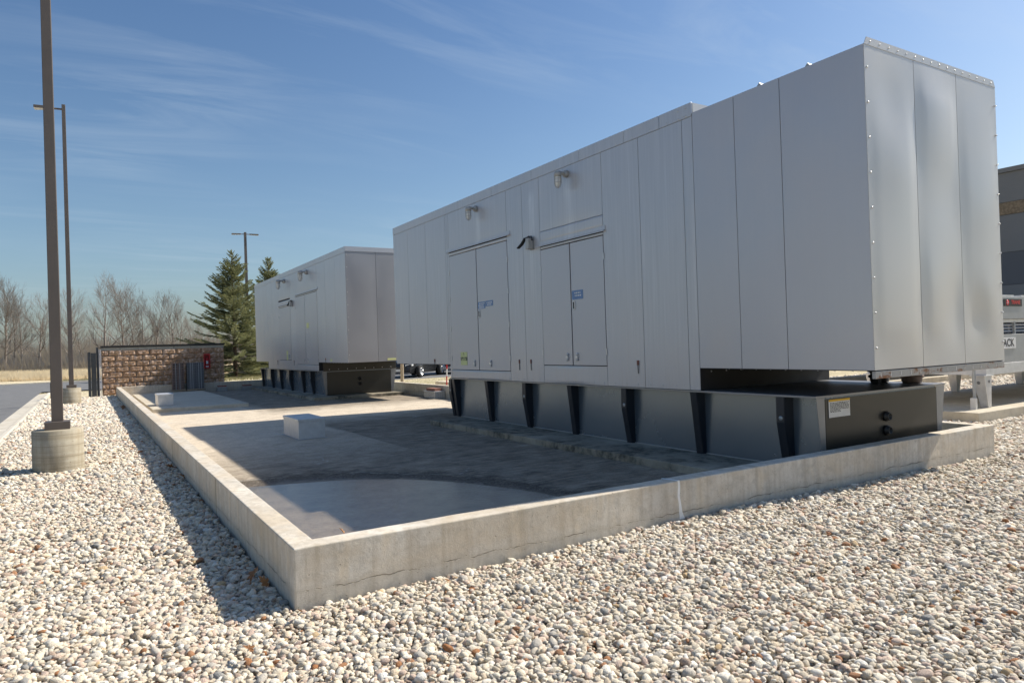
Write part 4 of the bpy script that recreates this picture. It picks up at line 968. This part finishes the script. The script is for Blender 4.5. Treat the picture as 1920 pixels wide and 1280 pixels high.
# big precast building behind
bd = empty('precast_building', (45, 20, 0), 'large grey precast building with a brown aggregate band at the right edge', 'building')
BXX = 40; yb0, yb1 = -6, 34
def bpanels(z0, z1, mat, name, off=0.0, n_=8):
    st = (yb1-yb0)/n_
    for k in range(n_): MB().box(BXX-off, BXX+.3, yb0+k*st+.012, yb0+(k+1)*st-.012, z0+.012, z1-.012).build(name, mat, bd)
bpanels(8.2, 9.75, M['precast'], 'wall_panel'); bpanels(7.55, 8.2, M['aggregate'], 'aggregate_band', .03); bpanels(5.9-.3, 7.55, M['precast'], 'wall_panel'); bpanels(3.9, 5.6, M['precast_dark'], 'dark_wall_panel'); bpanels(3.3, 3.9, M['precast'], 'wall_panel', .02); bpanels(-.1, 3.3, M['precast_dark'], 'dark_wall_panel')
MB().box(BXX+.05, BXX+26, yb0, yb1, -.1, 9.7).build('building_core', M['precast_dark'], bd); MB().box(BXX-.12, BXX+26, yb0-.1, yb1+.1, 9.75, 9.98).build('parapet_cap', M['precast'], bd)

# beyond the right basin wall: turf, kerb slab, marker, young tree, cars
MB_ = MB().add([(9.06, 12, -.055), (30, 12, -.055), (30, 40, -.055), (9.06, 40, -.055)], [(0, 1, 2, 3)]); struct('dry_lawn', MB_, M['ground'])
b = MB().add([(12.5, 27, -.045), (45, 27, -.045), (45, 39, -.045), (12.5, 39, -.045)], [(0, 1, 2, 3)]); 
b = MB().add([(11.5, 30.5, -.05), (60, 30.5, -.05), (60, 44, -.05), (11.5, 44, -.05)], [(0, 1, 2, 3)]); struct('parking_lot', b, M['asphalt'])
tag(MB().box(9.55, 13.5, 15.5, 18.2, -.1, .40).build('utility_pad', M['pad'], None, .012), 'pale concrete block beyond the right basin wall behind the marker rod', 'pad')
mk = MB().tube((9.36, 16.9, -.05), (9.40, 16.9, 1.0), .022, n=8).build('marker_rod', M['red']); tag(mk, 'thin red marker rod beside the right basin wall', 'marker')
MB().tube((9.385, 16.9, .62), (9.395, 16.9, .86), .024, n=8).build('white_band', M['paper'], mk)

# ------------------------------------------------------------------ cars
def car(x, y, ang, paint, label):
    r_ = empty('parked_car', (x, y, -.045), label, 'car', 'cars parked behind the generators'); 
    prof = [(2.28, .22), (2.34, .45), (2.28, .72), (2.05, .86), (1.2, .98), (.45, 1.42), (-.3, 1.50), (-1.3, 1.47), (-1.95, 1.12), (-2.2, 1.02), (-2.28, .6), (-2.22, .25)]
    def W_(z, x_): 
        t = max(0, (z-.95)/.55); e = max(0, (abs(x_)-1.6)/.75)
        return .92-.2*t-.16*e*e-(.05 if z < .3 else 0)
    cr = [(x_, z) for x_, z in prof]; b = MB(); n_ = len(cr); vs_ = []
    for s, k in ((-1, 1), (-1, .82), (1, .82), (1, 1)):
        for (x_, z) in cr: vs_.append((x_, s*k*W_(z, x_), z + (.03 if k < 1 and z > .8 else 0)))
    fs = [(j*n_+i, j*n_+(i+1) % n_, (j+1)*n_+(i+1) % n_, (j+1)*n_+i) for j in range(3) for i in range(n_)]; fs += [list(range(n_))[::-1], list(range(3*n_, 4*n_))]
    b.add(vs_, fs); Rm = Matrix.Translation((x, y, -.045)) @ Matrix.Rotation(ang, 4, 'Z')
    def fin(bb, name, mat, par, bev=0):
        bb.v = [tuple(Rm @ Vector(p)) for p in bb.v]; return bb.build(name, mat, par, bev)
    body = fin(b, 'body', paint, r_, .05)
    for s in (-1, 1):
        g = MB(); g.prism([(1.1, s*.80, 1.0), (.45, s*.735, 1.38), (-.3, s*.72, 1.44), (-1.2, s*.73, 1.42), (-1.75, s*.80, 1.05)], (0, s*.03, 0)); fin(g, 'side_window', M['carglass'], body)
        h = MB(); h.prism([(2.18, s*.45, .62), (2.30, s*.45, .62), (2.22, s*.82, .66), (2.05, s*.84, .68)], (0, 0, .13)); fin(h, 'headlight', M['lens'], body)
        for wx in (1.42, -1.4):
            t = MB(); t.revolve((wx, s*.80, .335), [(.20, 0), (.31, 0), (.335, .03), (.335, .19), (.31, .22), (.2, .22)], 24, (0, s, 0)); wh = fin(t, 'wheel', M['tyre'], r_)
            ri = MB(); ri.revolve((wx, s*.80, .335), [(.215, .19), (.215, .235), (.195, .235), (.19, .12), (.0, .12)], 24, (0, s, 0))
            for k in range(5):
                a_ = k*2*math.pi/5
                for dd in (-.13, .13):
                    ri.tube((wx+.03*math.cos(a_), s*1.02, .335+.03*math.sin(a_)), (wx+.2*math.cos(a_+dd), s*1.025, .335+.2*math.sin(a_+dd)), .018, n=5)
            fin(ri, 'rim', M['chrome'], wh)
    g = MB(); g.prism([(1.22, -.68, 1.0), (1.22, .68, 1.0), (.52, .58, 1.41), (.52, -.58, 1.41)], (.03, 0, .015)); fin(g, 'windscreen', M['carglass'], body)
    g = MB(); g.box(2.30, 2.36, -.5, .5, .48, .62); fin(g, 'grille', M['black'], body)
    g = MB(); g.box(2.355, 2.375, -.16, .16, .36, .50); fin(g, 'number_plate', M['paper'], body)
    g = MB(); g.box(2.25, 2.36, -.7, .7, .2, .30); fin(g, 'bumper', M['plastic_grey'], body)
car(15.6, 33.6, -2.45, M['carpaint'], 'dark car with bright wheels parked beyond the dry lawn, left of the other')
car(18.9, 35.6, -2.0, M['carpaint2'], 'silver car parked to the right of the dark one beyond the dry lawn')

# ------------------------------------------------------------------ trees
def limb(mb, p, d, r, ln, lev, maxlev, R_, spread=.55, taper=.62, curve=.22, upb=.12, minr=.006, nseg=3):
    n_ = 6 if r > .12 else (4 if r > .03 else 3)
    pts_ = [p]; q = Vector(p); dd = Vector(d)
    rr = r
    for s in range(nseg):
        dd = (dd + Vector((R_.uniform(-1, 1), R_.uniform(-1, 1), R_.uniform(-.6, 1)))*curve + Vector((0, 0, upb))).normalized()
        q2 = q + dd*ln/nseg; r_n = rr*(1-(1-taper)/nseg)
        mb.tube(q, q2, rr, r_n, n_, False); 
        if lev < maxlev and (s > 0 or lev > 1) :
            for _ in range(R_.choice((0, 1, 1)) if lev < 2 else R_.choice((1, 1, 2))):
                a = R_.uniform(0, 6.28); o = dd.orthogonal().normalized(); o.rotate(Matrix.Rotation(a, 3, dd)); nd = (dd + o*R_.uniform(.6, 1.3)*spread*1.7).normalized()
                limb(mb, q2, nd, max(minr, r_n*R_.uniform(.4, .6)), ln*R_.uniform(.5, .72), lev+1, maxlev, R_, spread, taper, curve, upb, minr, nseg)
        q = q2; rr = r_n
    if lev < maxlev:
        for _ in range(R_.choice((2, 2, 3))):
            a = R_.uniform(0, 6.28); o = dd.orthogonal().normalized(); o.rotate(Matrix.Rotation(a, 3, dd)); nd = (dd + o*R_.uniform(.3, .8)*spread*1.5).normalized()
            limb(mb, q, nd, max(minr, rr*R_.uniform(.6, .8)), ln*R_.uniform(.62, .85), lev+1, maxlev, R_, spread, taper, curve, upb, minr, nseg)
def bare_tree_mesh(seed, H=13, multi=1):
    R_ = random.Random(seed); tr, cr = MB(), MB()
    for k in range(multi):
        q = Vector((R_.uniform(-.5, .5)*(multi-1), R_.uniform(-.5, .5)*(multi-1), -.2)); d = Vector((R_.uniform(-.10, .10)+(.16*(-1)**k if multi > 1 else 0), R_.uniform(-.1, .1), 1)).normalized(); r = H*.0165/multi**.4; n_ = 12; st = H*.80/n_
        fork = R_.randint(3, 5)
        for s_ in range(n_):
            d = (d+Vector((R_.uniform(-1, 1), R_.uniform(-1, 1), 1.0))*.09).normalized(); q2 = q+d*st; r2_ = max(.02, H*.0165/multi**.4*(1-(s_+1)/n_*.93))
            (tr if s_ < fork else cr).tube(q, q2, r, r2_, 7, False)
            if s_ >= 2:
                for _ in range(R_.choice((1, 2, 2, 3))):
                    a = R_.uniform(0, 6.283); t = s_/n_; el = .65+.7*t; nd = Vector((math.cos(a), math.sin(a), el*R_.uniform(.7, 1.3))).normalized()
                    ln = H*.27*(1-t*.55)*R_.uniform(.65, 1.2)*(.8 if s_ < 3 else 1)
                    limb(cr, q2, nd, max(.02, r2_*R_.uniform(.35, .62)), ln, 2, 4, R_, .42, .55, .15, .09, .009, 4)
            q = q2; r = r2_
    return tr.mesh('trunk'), cr.mesh('crown')
import time as _t
TV = [bare_tree_mesh(s, 13, mlt) for s, mlt in ((3, 1), (8, 1), (15, 2), (21, 1), (30, 1))]
for a_, b_ in TV: a_.materials.append(M['bark']); b_.materials.append(M['bark'])
print('tree faces', [len(b_.polygons) for _, b_ in TV])
def at_px(px, dist):      # ground point seen at image column px, dist metres ahead
    d = fw + rt*((px-960)/FPX); return Vector((CAM.x + d.x*dist, CAM.y + d.y*dist, -.1))
spec = [(-30, 112, 15.0, 'leftmost'), (8, 100, 14.6, 'second'), (34, 108, 13.4, 'third'), (70, 104, 12.2, 'forked bare tree left of the nearest pole'), (128, 116, 14.2, 'behind the thin pole'), (195, 110, 15.3, 'tall'), (232, 104, 14.2, 'wide'),
        (262, 118, 13.8, ''), (288, 108, 12.4, ''), (318, 112, 12.0, ''), (338, 120, 10.6, ''), (155, 124, 10.2, ''), (375, 125, 9.2, ''), (-75, 108, 14.5, ''), (-120, 112, 13.5, '')]
labs = ['bare tree cut by the left edge of the picture', 'bare tree nearest the left edge of the picture', 'bare leaning tree second from the left edge', 'low forked bare tree just left of the nearest pole', 'bare tree between the two bronze poles',
        'tallest bare tree, left of the pair above the block wall', 'dark spreading bare tree above the left half of the block wall', 'bare tree rising behind the dark spreading one', 'bare tree above the middle of the block wall', 'bare tree above the strapped bundles',
        'short bare tree nearest the spruce', 'thin low bare tree right of the thinner pole', 'low bare tree hidden behind the spruce', 'bare tree outside the left edge', 'bare tree far outside the left edge']
for k, ((px, dist, H, _), lab) in enumerate(zip(spec, labs)):
    P0 = at_px(px, dist); r_ = empty('bare_tree', P0, lab, 'tree', 'leafless trees along the far edge of the field')
    tm, cm = TV[k % 5]; s = H/13*.95
    r_.scale = (s, s, s); r_.rotation_euler = (0, 0, k*2.4)
    for me, nm in ((tm, 'trunk'), (cm, 'crown')):
        o = bpy.data.objects.new(nm, me); COL.objects.link(o); o.parent = r_
# brush and distant wood
b = MB(); R_ = random.Random(5)
for k in range(15000):
    px = R_.uniform(-260, 560); dist = R_.choice((R_.uniform(98, 112), R_.uniform(110, 175))); P0 = at_px(px, dist)
    big_ = R_.random() < .14; h = R_.uniform(1.0, 2.6)*(1 if dist < 112 else 1.5)*(1.6 if big_ else 1); wdt = .03 if not big_ else .06
    n_ = R_.choice((1, 2, 3))
    for j in range(n_):
        lean = Vector((R_.uniform(-.35, .35)*h, R_.uniform(-.3, .3)*h, h*R_.uniform(.7, 1))); q = P0 + Vector((R_.uniform(-.3, .3), 0, 0)); s = rt*wdt
        b.add([q-s, q+s, q+lean*.6+s*.6+rt*R_.uniform(-.1, .1), q+lean], [(0, 1, 2), (0, 2, 3)])
tag(b.build('brush', M['brush']), 'tangle of leafless brown brush below the bare trees', kind='stuff')
b = MB()
for k in range(9000):
    px = R_.uniform(-400, 900); dist = R_.uniform(180, 260); P0 = at_px(px, dist); h = R_.uniform(5.0, 9.5)+1.5*noise.noise(Vector((px*.02, 0, 0)))*2; s = rt*R_.uniform(.05, .14)
    lean = Vector((R_.uniform(-1.2, 1.2), 0, h)); b.add([P0-s, P0+s, P0+lean*.7+s*.5, P0+lean], [(0, 1, 2), (0, 2, 3)])
    if k % 2: b.add([P0+lean*.4, P0+lean*.4+Vector((0, 0, .15)), P0+lean*.4+rt*R_.uniform(-2.2, 2.2)+Vector((0, 0, R_.uniform(.8, 2.2)))], [(0, 1, 2)])
tag(b.build('distant_wood', M['brush']), 'low hazy leafless wood on the horizon', kind='stuff')

# spruces
def spruce_mesh(seed, H=10.0, R0=3.1):
    R_ = random.Random(seed); tr, cr = MB(), MB()
    tr.tube((0, 0, -.1), (0, 0, H*.6), .17, .075, 9, False); tr.tube((0, 0, H*.6), (0, 0, H*.99), .075, .012, 7, False)
    def twig(p, d, ln, w_):
        p = Vector(p); d = Vector(d).normalized(); a = d.orthogonal().normalized(); a.rotate(Matrix.Rotation(R_.uniform(0, 3), 3, d)); c = d.cross(a); e = p+d*ln; mid = p+d*ln*.45
        for u in (a, c):
            cr.add([p, mid+u*w_, e, mid-u*w_], [(0, 1, 2, 3)])
    z = .35
    while z < H*.985:
        t = z/H; Rr = R0*(1-t)**.92*(1 if t > .06 else .85); n_ = R_.choice((7, 8, 9)) if t < .85 else 5
        for k in range(n_):
            a = R_.uniform(0, 6.283); ln = Rr*R_.choice((R_.uniform(.55, .85), R_.uniform(.85, 1.15)))+.12; zz = z+R_.uniform(-.12, .12)
            elev = -.06 + .95*t + R_.uniform(-.1, .12); p = Vector((0, 0, zz)); d = Vector((math.cos(a), math.sin(a), elev)).normalized(); ns = max(3, int(ln/.15)); st = ln/ns; pr_ = p
            for s in range(ns):
                f = (s+1)/ns; dd = (d + Vector((0, 0, -.20*math.sin(f*2.2)+.42*f*f)) + Vector((R_.uniform(-.09, .09), R_.uniform(-.09, .09), 0))).normalized(); q = pr_+dd*st
                if s % 2 == 0 or True: tr.tube(pr_, q, .020*(1-f*.8)+.004, .020*(1-f*.85)+.003, 3, False)
                if f > .16:
                    side = dd.cross(Vector((0, 0, 1))).normalized(); tl = (.10+.26*(1-abs(f-.45)))*min(1, ln/1.2)*R_.uniform(.8, 1.25)
                    for sg in (-1, 1):
                        if R_.random() < .97:
                            td = (dd*.75 + side*sg*R_.uniform(.6, 1.0) + Vector((0, 0, R_.uniform(-.45, .12)))).normalized(); twig(q, td, tl, .030)
                            if tl > .2:
                                for h in (.4, .72): twig(q+td*tl*h, (td+dd*.8*R_.uniform(.3, 1)+Vector((0, 0, R_.uniform(-.35, .1)))).normalized(), tl*.5, .026)
                                twig(q+td*tl*.5, (td-dd*.5).normalized(), tl*.4, .024)
                    twig(pr_, dd+Vector((0, 0, .12)), st*1.5, .032)
                    if R_.random() < .5: twig(q, dd+Vector((R_.uniform(-.3, .3), R_.uniform(-.3, .3), -.55)), tl*.7, .026)
                pr_ = q
            twig(pr_, dd, .16, .026)
        z += R_.uniform(.15, .23)*(1 if t < .8 else .75)
    twig((0, 0, H*.97), (0, 0, 1), H*.045, .03)
    return tr.mesh('trunk'), cr.mesh('crown')
sp = [spruce_mesh(2, 9.6, 4.5), spruce_mesh(9, 9.2, 4.0)]
print('spruce faces', [len(c.polygons) for _, c in sp])
for (tm, cm) in sp: tm.materials.append(M['bark2']); cm.materials.append(M['needle'])
for (x, y, s, k, rz, lab) in ((8.65, 51.9, 1.0, 0, .4, 'green spruce directly right of the block wall, in front of the other'), (12.3, 56.5, 1.06, 1, 2.0, 'green spruce partly hidden behind the far generator roof')):
    r_ = empty('spruce_tree', (x, y, -.08), lab, 'tree', 'spruces beside the far generator'); r_.scale = (s, s, s); r_.rotation_euler = (0, 0, rz)
    for me, nm in zip(sp[k], ('trunk', 'crown')): o = bpy.data.objects.new(nm, me); COL.objects.link(o); o.parent = r_
# young tree trunk by the dry lawn
yt = empty('young_tree', (11.6, 26.2, -.05), 'slim young tree trunk standing on the dry lawn between the generators', 'tree')
MB().tube((11.6, 26.2, -.06), (11.63, 26.2, 1.6), .085, .07, 9).build('trunk', M['wood'], yt)
b = MB(); R_ = random.Random(3)
for k in range(5): limb(b, Vector((11.63, 26.2, 1.0+k*.12)), Vector((math.cos(k*1.3), math.sin(k*1.3), 1.1)).normalized(), .03, .75, 2, 4, R_, .55)
b.build('crown', M['wood'], yt)

# tall dry grass of the field, short turf near the spruces
b = MB(); R_ = random.Random(9)
for k in range(42000):
    px = R_.uniform(-330, 480); dist = 60+52*(R_.random()**1.5); P0 = at_px(px, dist); h = R_.uniform(.28, .7)*(1+.25*noise.noise(Vector((P0.x*.15, P0.y*.15, 0)))); s = rt*R_.uniform(.02, .05); 
    if P0.y < 52.5+P0.x*.05+1.2: continue
    P0.z = -.14; b.add([P0-s, P0+s, P0+Vector((R_.uniform(-.25, .25), R_.uniform(-.2, .2), h))], [(0, 1, 2)])
tag(b.build('tall_grass', M['drygrass']), 'tall straw coloured dry grass covering the field', kind='stuff')
b = MB()
for k in range(16000):
    x = R_.uniform(9.2, 22); y = R_.uniform(12.2, 30.3)
    if 9.4 < x < 13.6 and 15.4 < y < 18.3: continue
    h = R_.uniform(.02, .06); s = R_.uniform(.004, .009); b.add([(x-s, y, -.06), (x+s, y, -.06), (x+R_.uniform(-.04, .04), y+R_.uniform(-.04, .04), -.055+h)], [(0, 1, 2)])
for k in range(14000):
    x = R_.uniform(-3, 22); y = R_.uniform(56.5, 62) if x < 2 else R_.uniform(44, 62)
    h = R_.uniform(.08, .2); s = R_.uniform(.012, .03); b.add([(x-s, y, -.14), (x+s, y, -.14), (x+R_.uniform(-.1, .1), y, -.14+h)], [(0, 1, 2)])
tag(b.build('short_grass', M['lawn']), 'short half green turf beyond the basin and under the spruces', kind='stuff')

# ------------------------------------------------------------------ fallen leaves
def leaf_mesh(seed):
    R_ = random.Random(seed); out_ = [(0, -1.25), (.05, -.8), (.30, -.72), (.22, -.45), (.55, -.35), (.62, -.05), (.30, .0), (.42, .32), (.50, .55), (.22, .42), (.12, .75), (0, 1)]
    poly = out_ + [(-x*R_.uniform(.8, 1.1), y+R_.uniform(-.06, .06)) for x, y in out_[-2:0:-1]]
    b = MB(); vs_ = [(x, y, .32*x*x+.18*math.sin(y*2+seed)) for x, y in poly]; cen = (0, 0, .0); n_ = len(vs_)
    b.add([cen]+vs_, [(0, 1+i, 1+(i+1) % n_) for i in range(n_)]); me = b.mesh('leaf'); me.materials.append(M['leaf']); return me
LM = [leaf_mesh(k) for k in range(3)]
leaves = [(-.10, .42, .055, 1.1, (.9, -.5, .6), 'curled brown oak leaf against the long wall, nearest the front corner', .055), (-.13, .60, .06, .3, (-.8, .3, 2.2), 'orange brown oak leaf second from the front corner along the long wall', .07),
    (-.06, 5.6, .03, 0, (.5, .2, 1), 'brown leaf on the pebbles at the foot of the long wall beyond the near leaves', .07), (-.10, 6.6, .03, 0, (.2, .6, 2), 'dark brown leaf farther along the foot of the long wall', .07), (-.12, 20.5, .05, 0, (.5, .3, 0), 'rusty leaf in the shade near the far end of the long wall', .13),
    (-.40, -.62, .045, 0, (.25, .2, .4), 'flat tan leaf lying on the sunny pebbles left of the front corner', .05), (-.02, -.20, .03, 0, (.4, -.3, 2.5), 'small amber leaf on the pebbles just left of the front corner', .03),
    (.82, 1.6, SZ+.045, 0, (.8, .2, 1), 'small brown leaf floating in the puddle near its sunny end', .045), (2.35, 1.25, SZ+.04, 0, (.1, .1, .5), 'flat brown leaf at the shaded side of the puddle', .05)]
for k, (x, y, z, _, rot, lab, s) in enumerate(leaves):
    o = bpy.data.objects.new('fallen_leaf', LM[k % 3]); COL.objects.link(o); o.location = (x, y, z); o.rotation_euler = rot; o.scale = (s, s, s); tag(o, lab, 'leaf', 'dead oak leaves fallen about the basin')
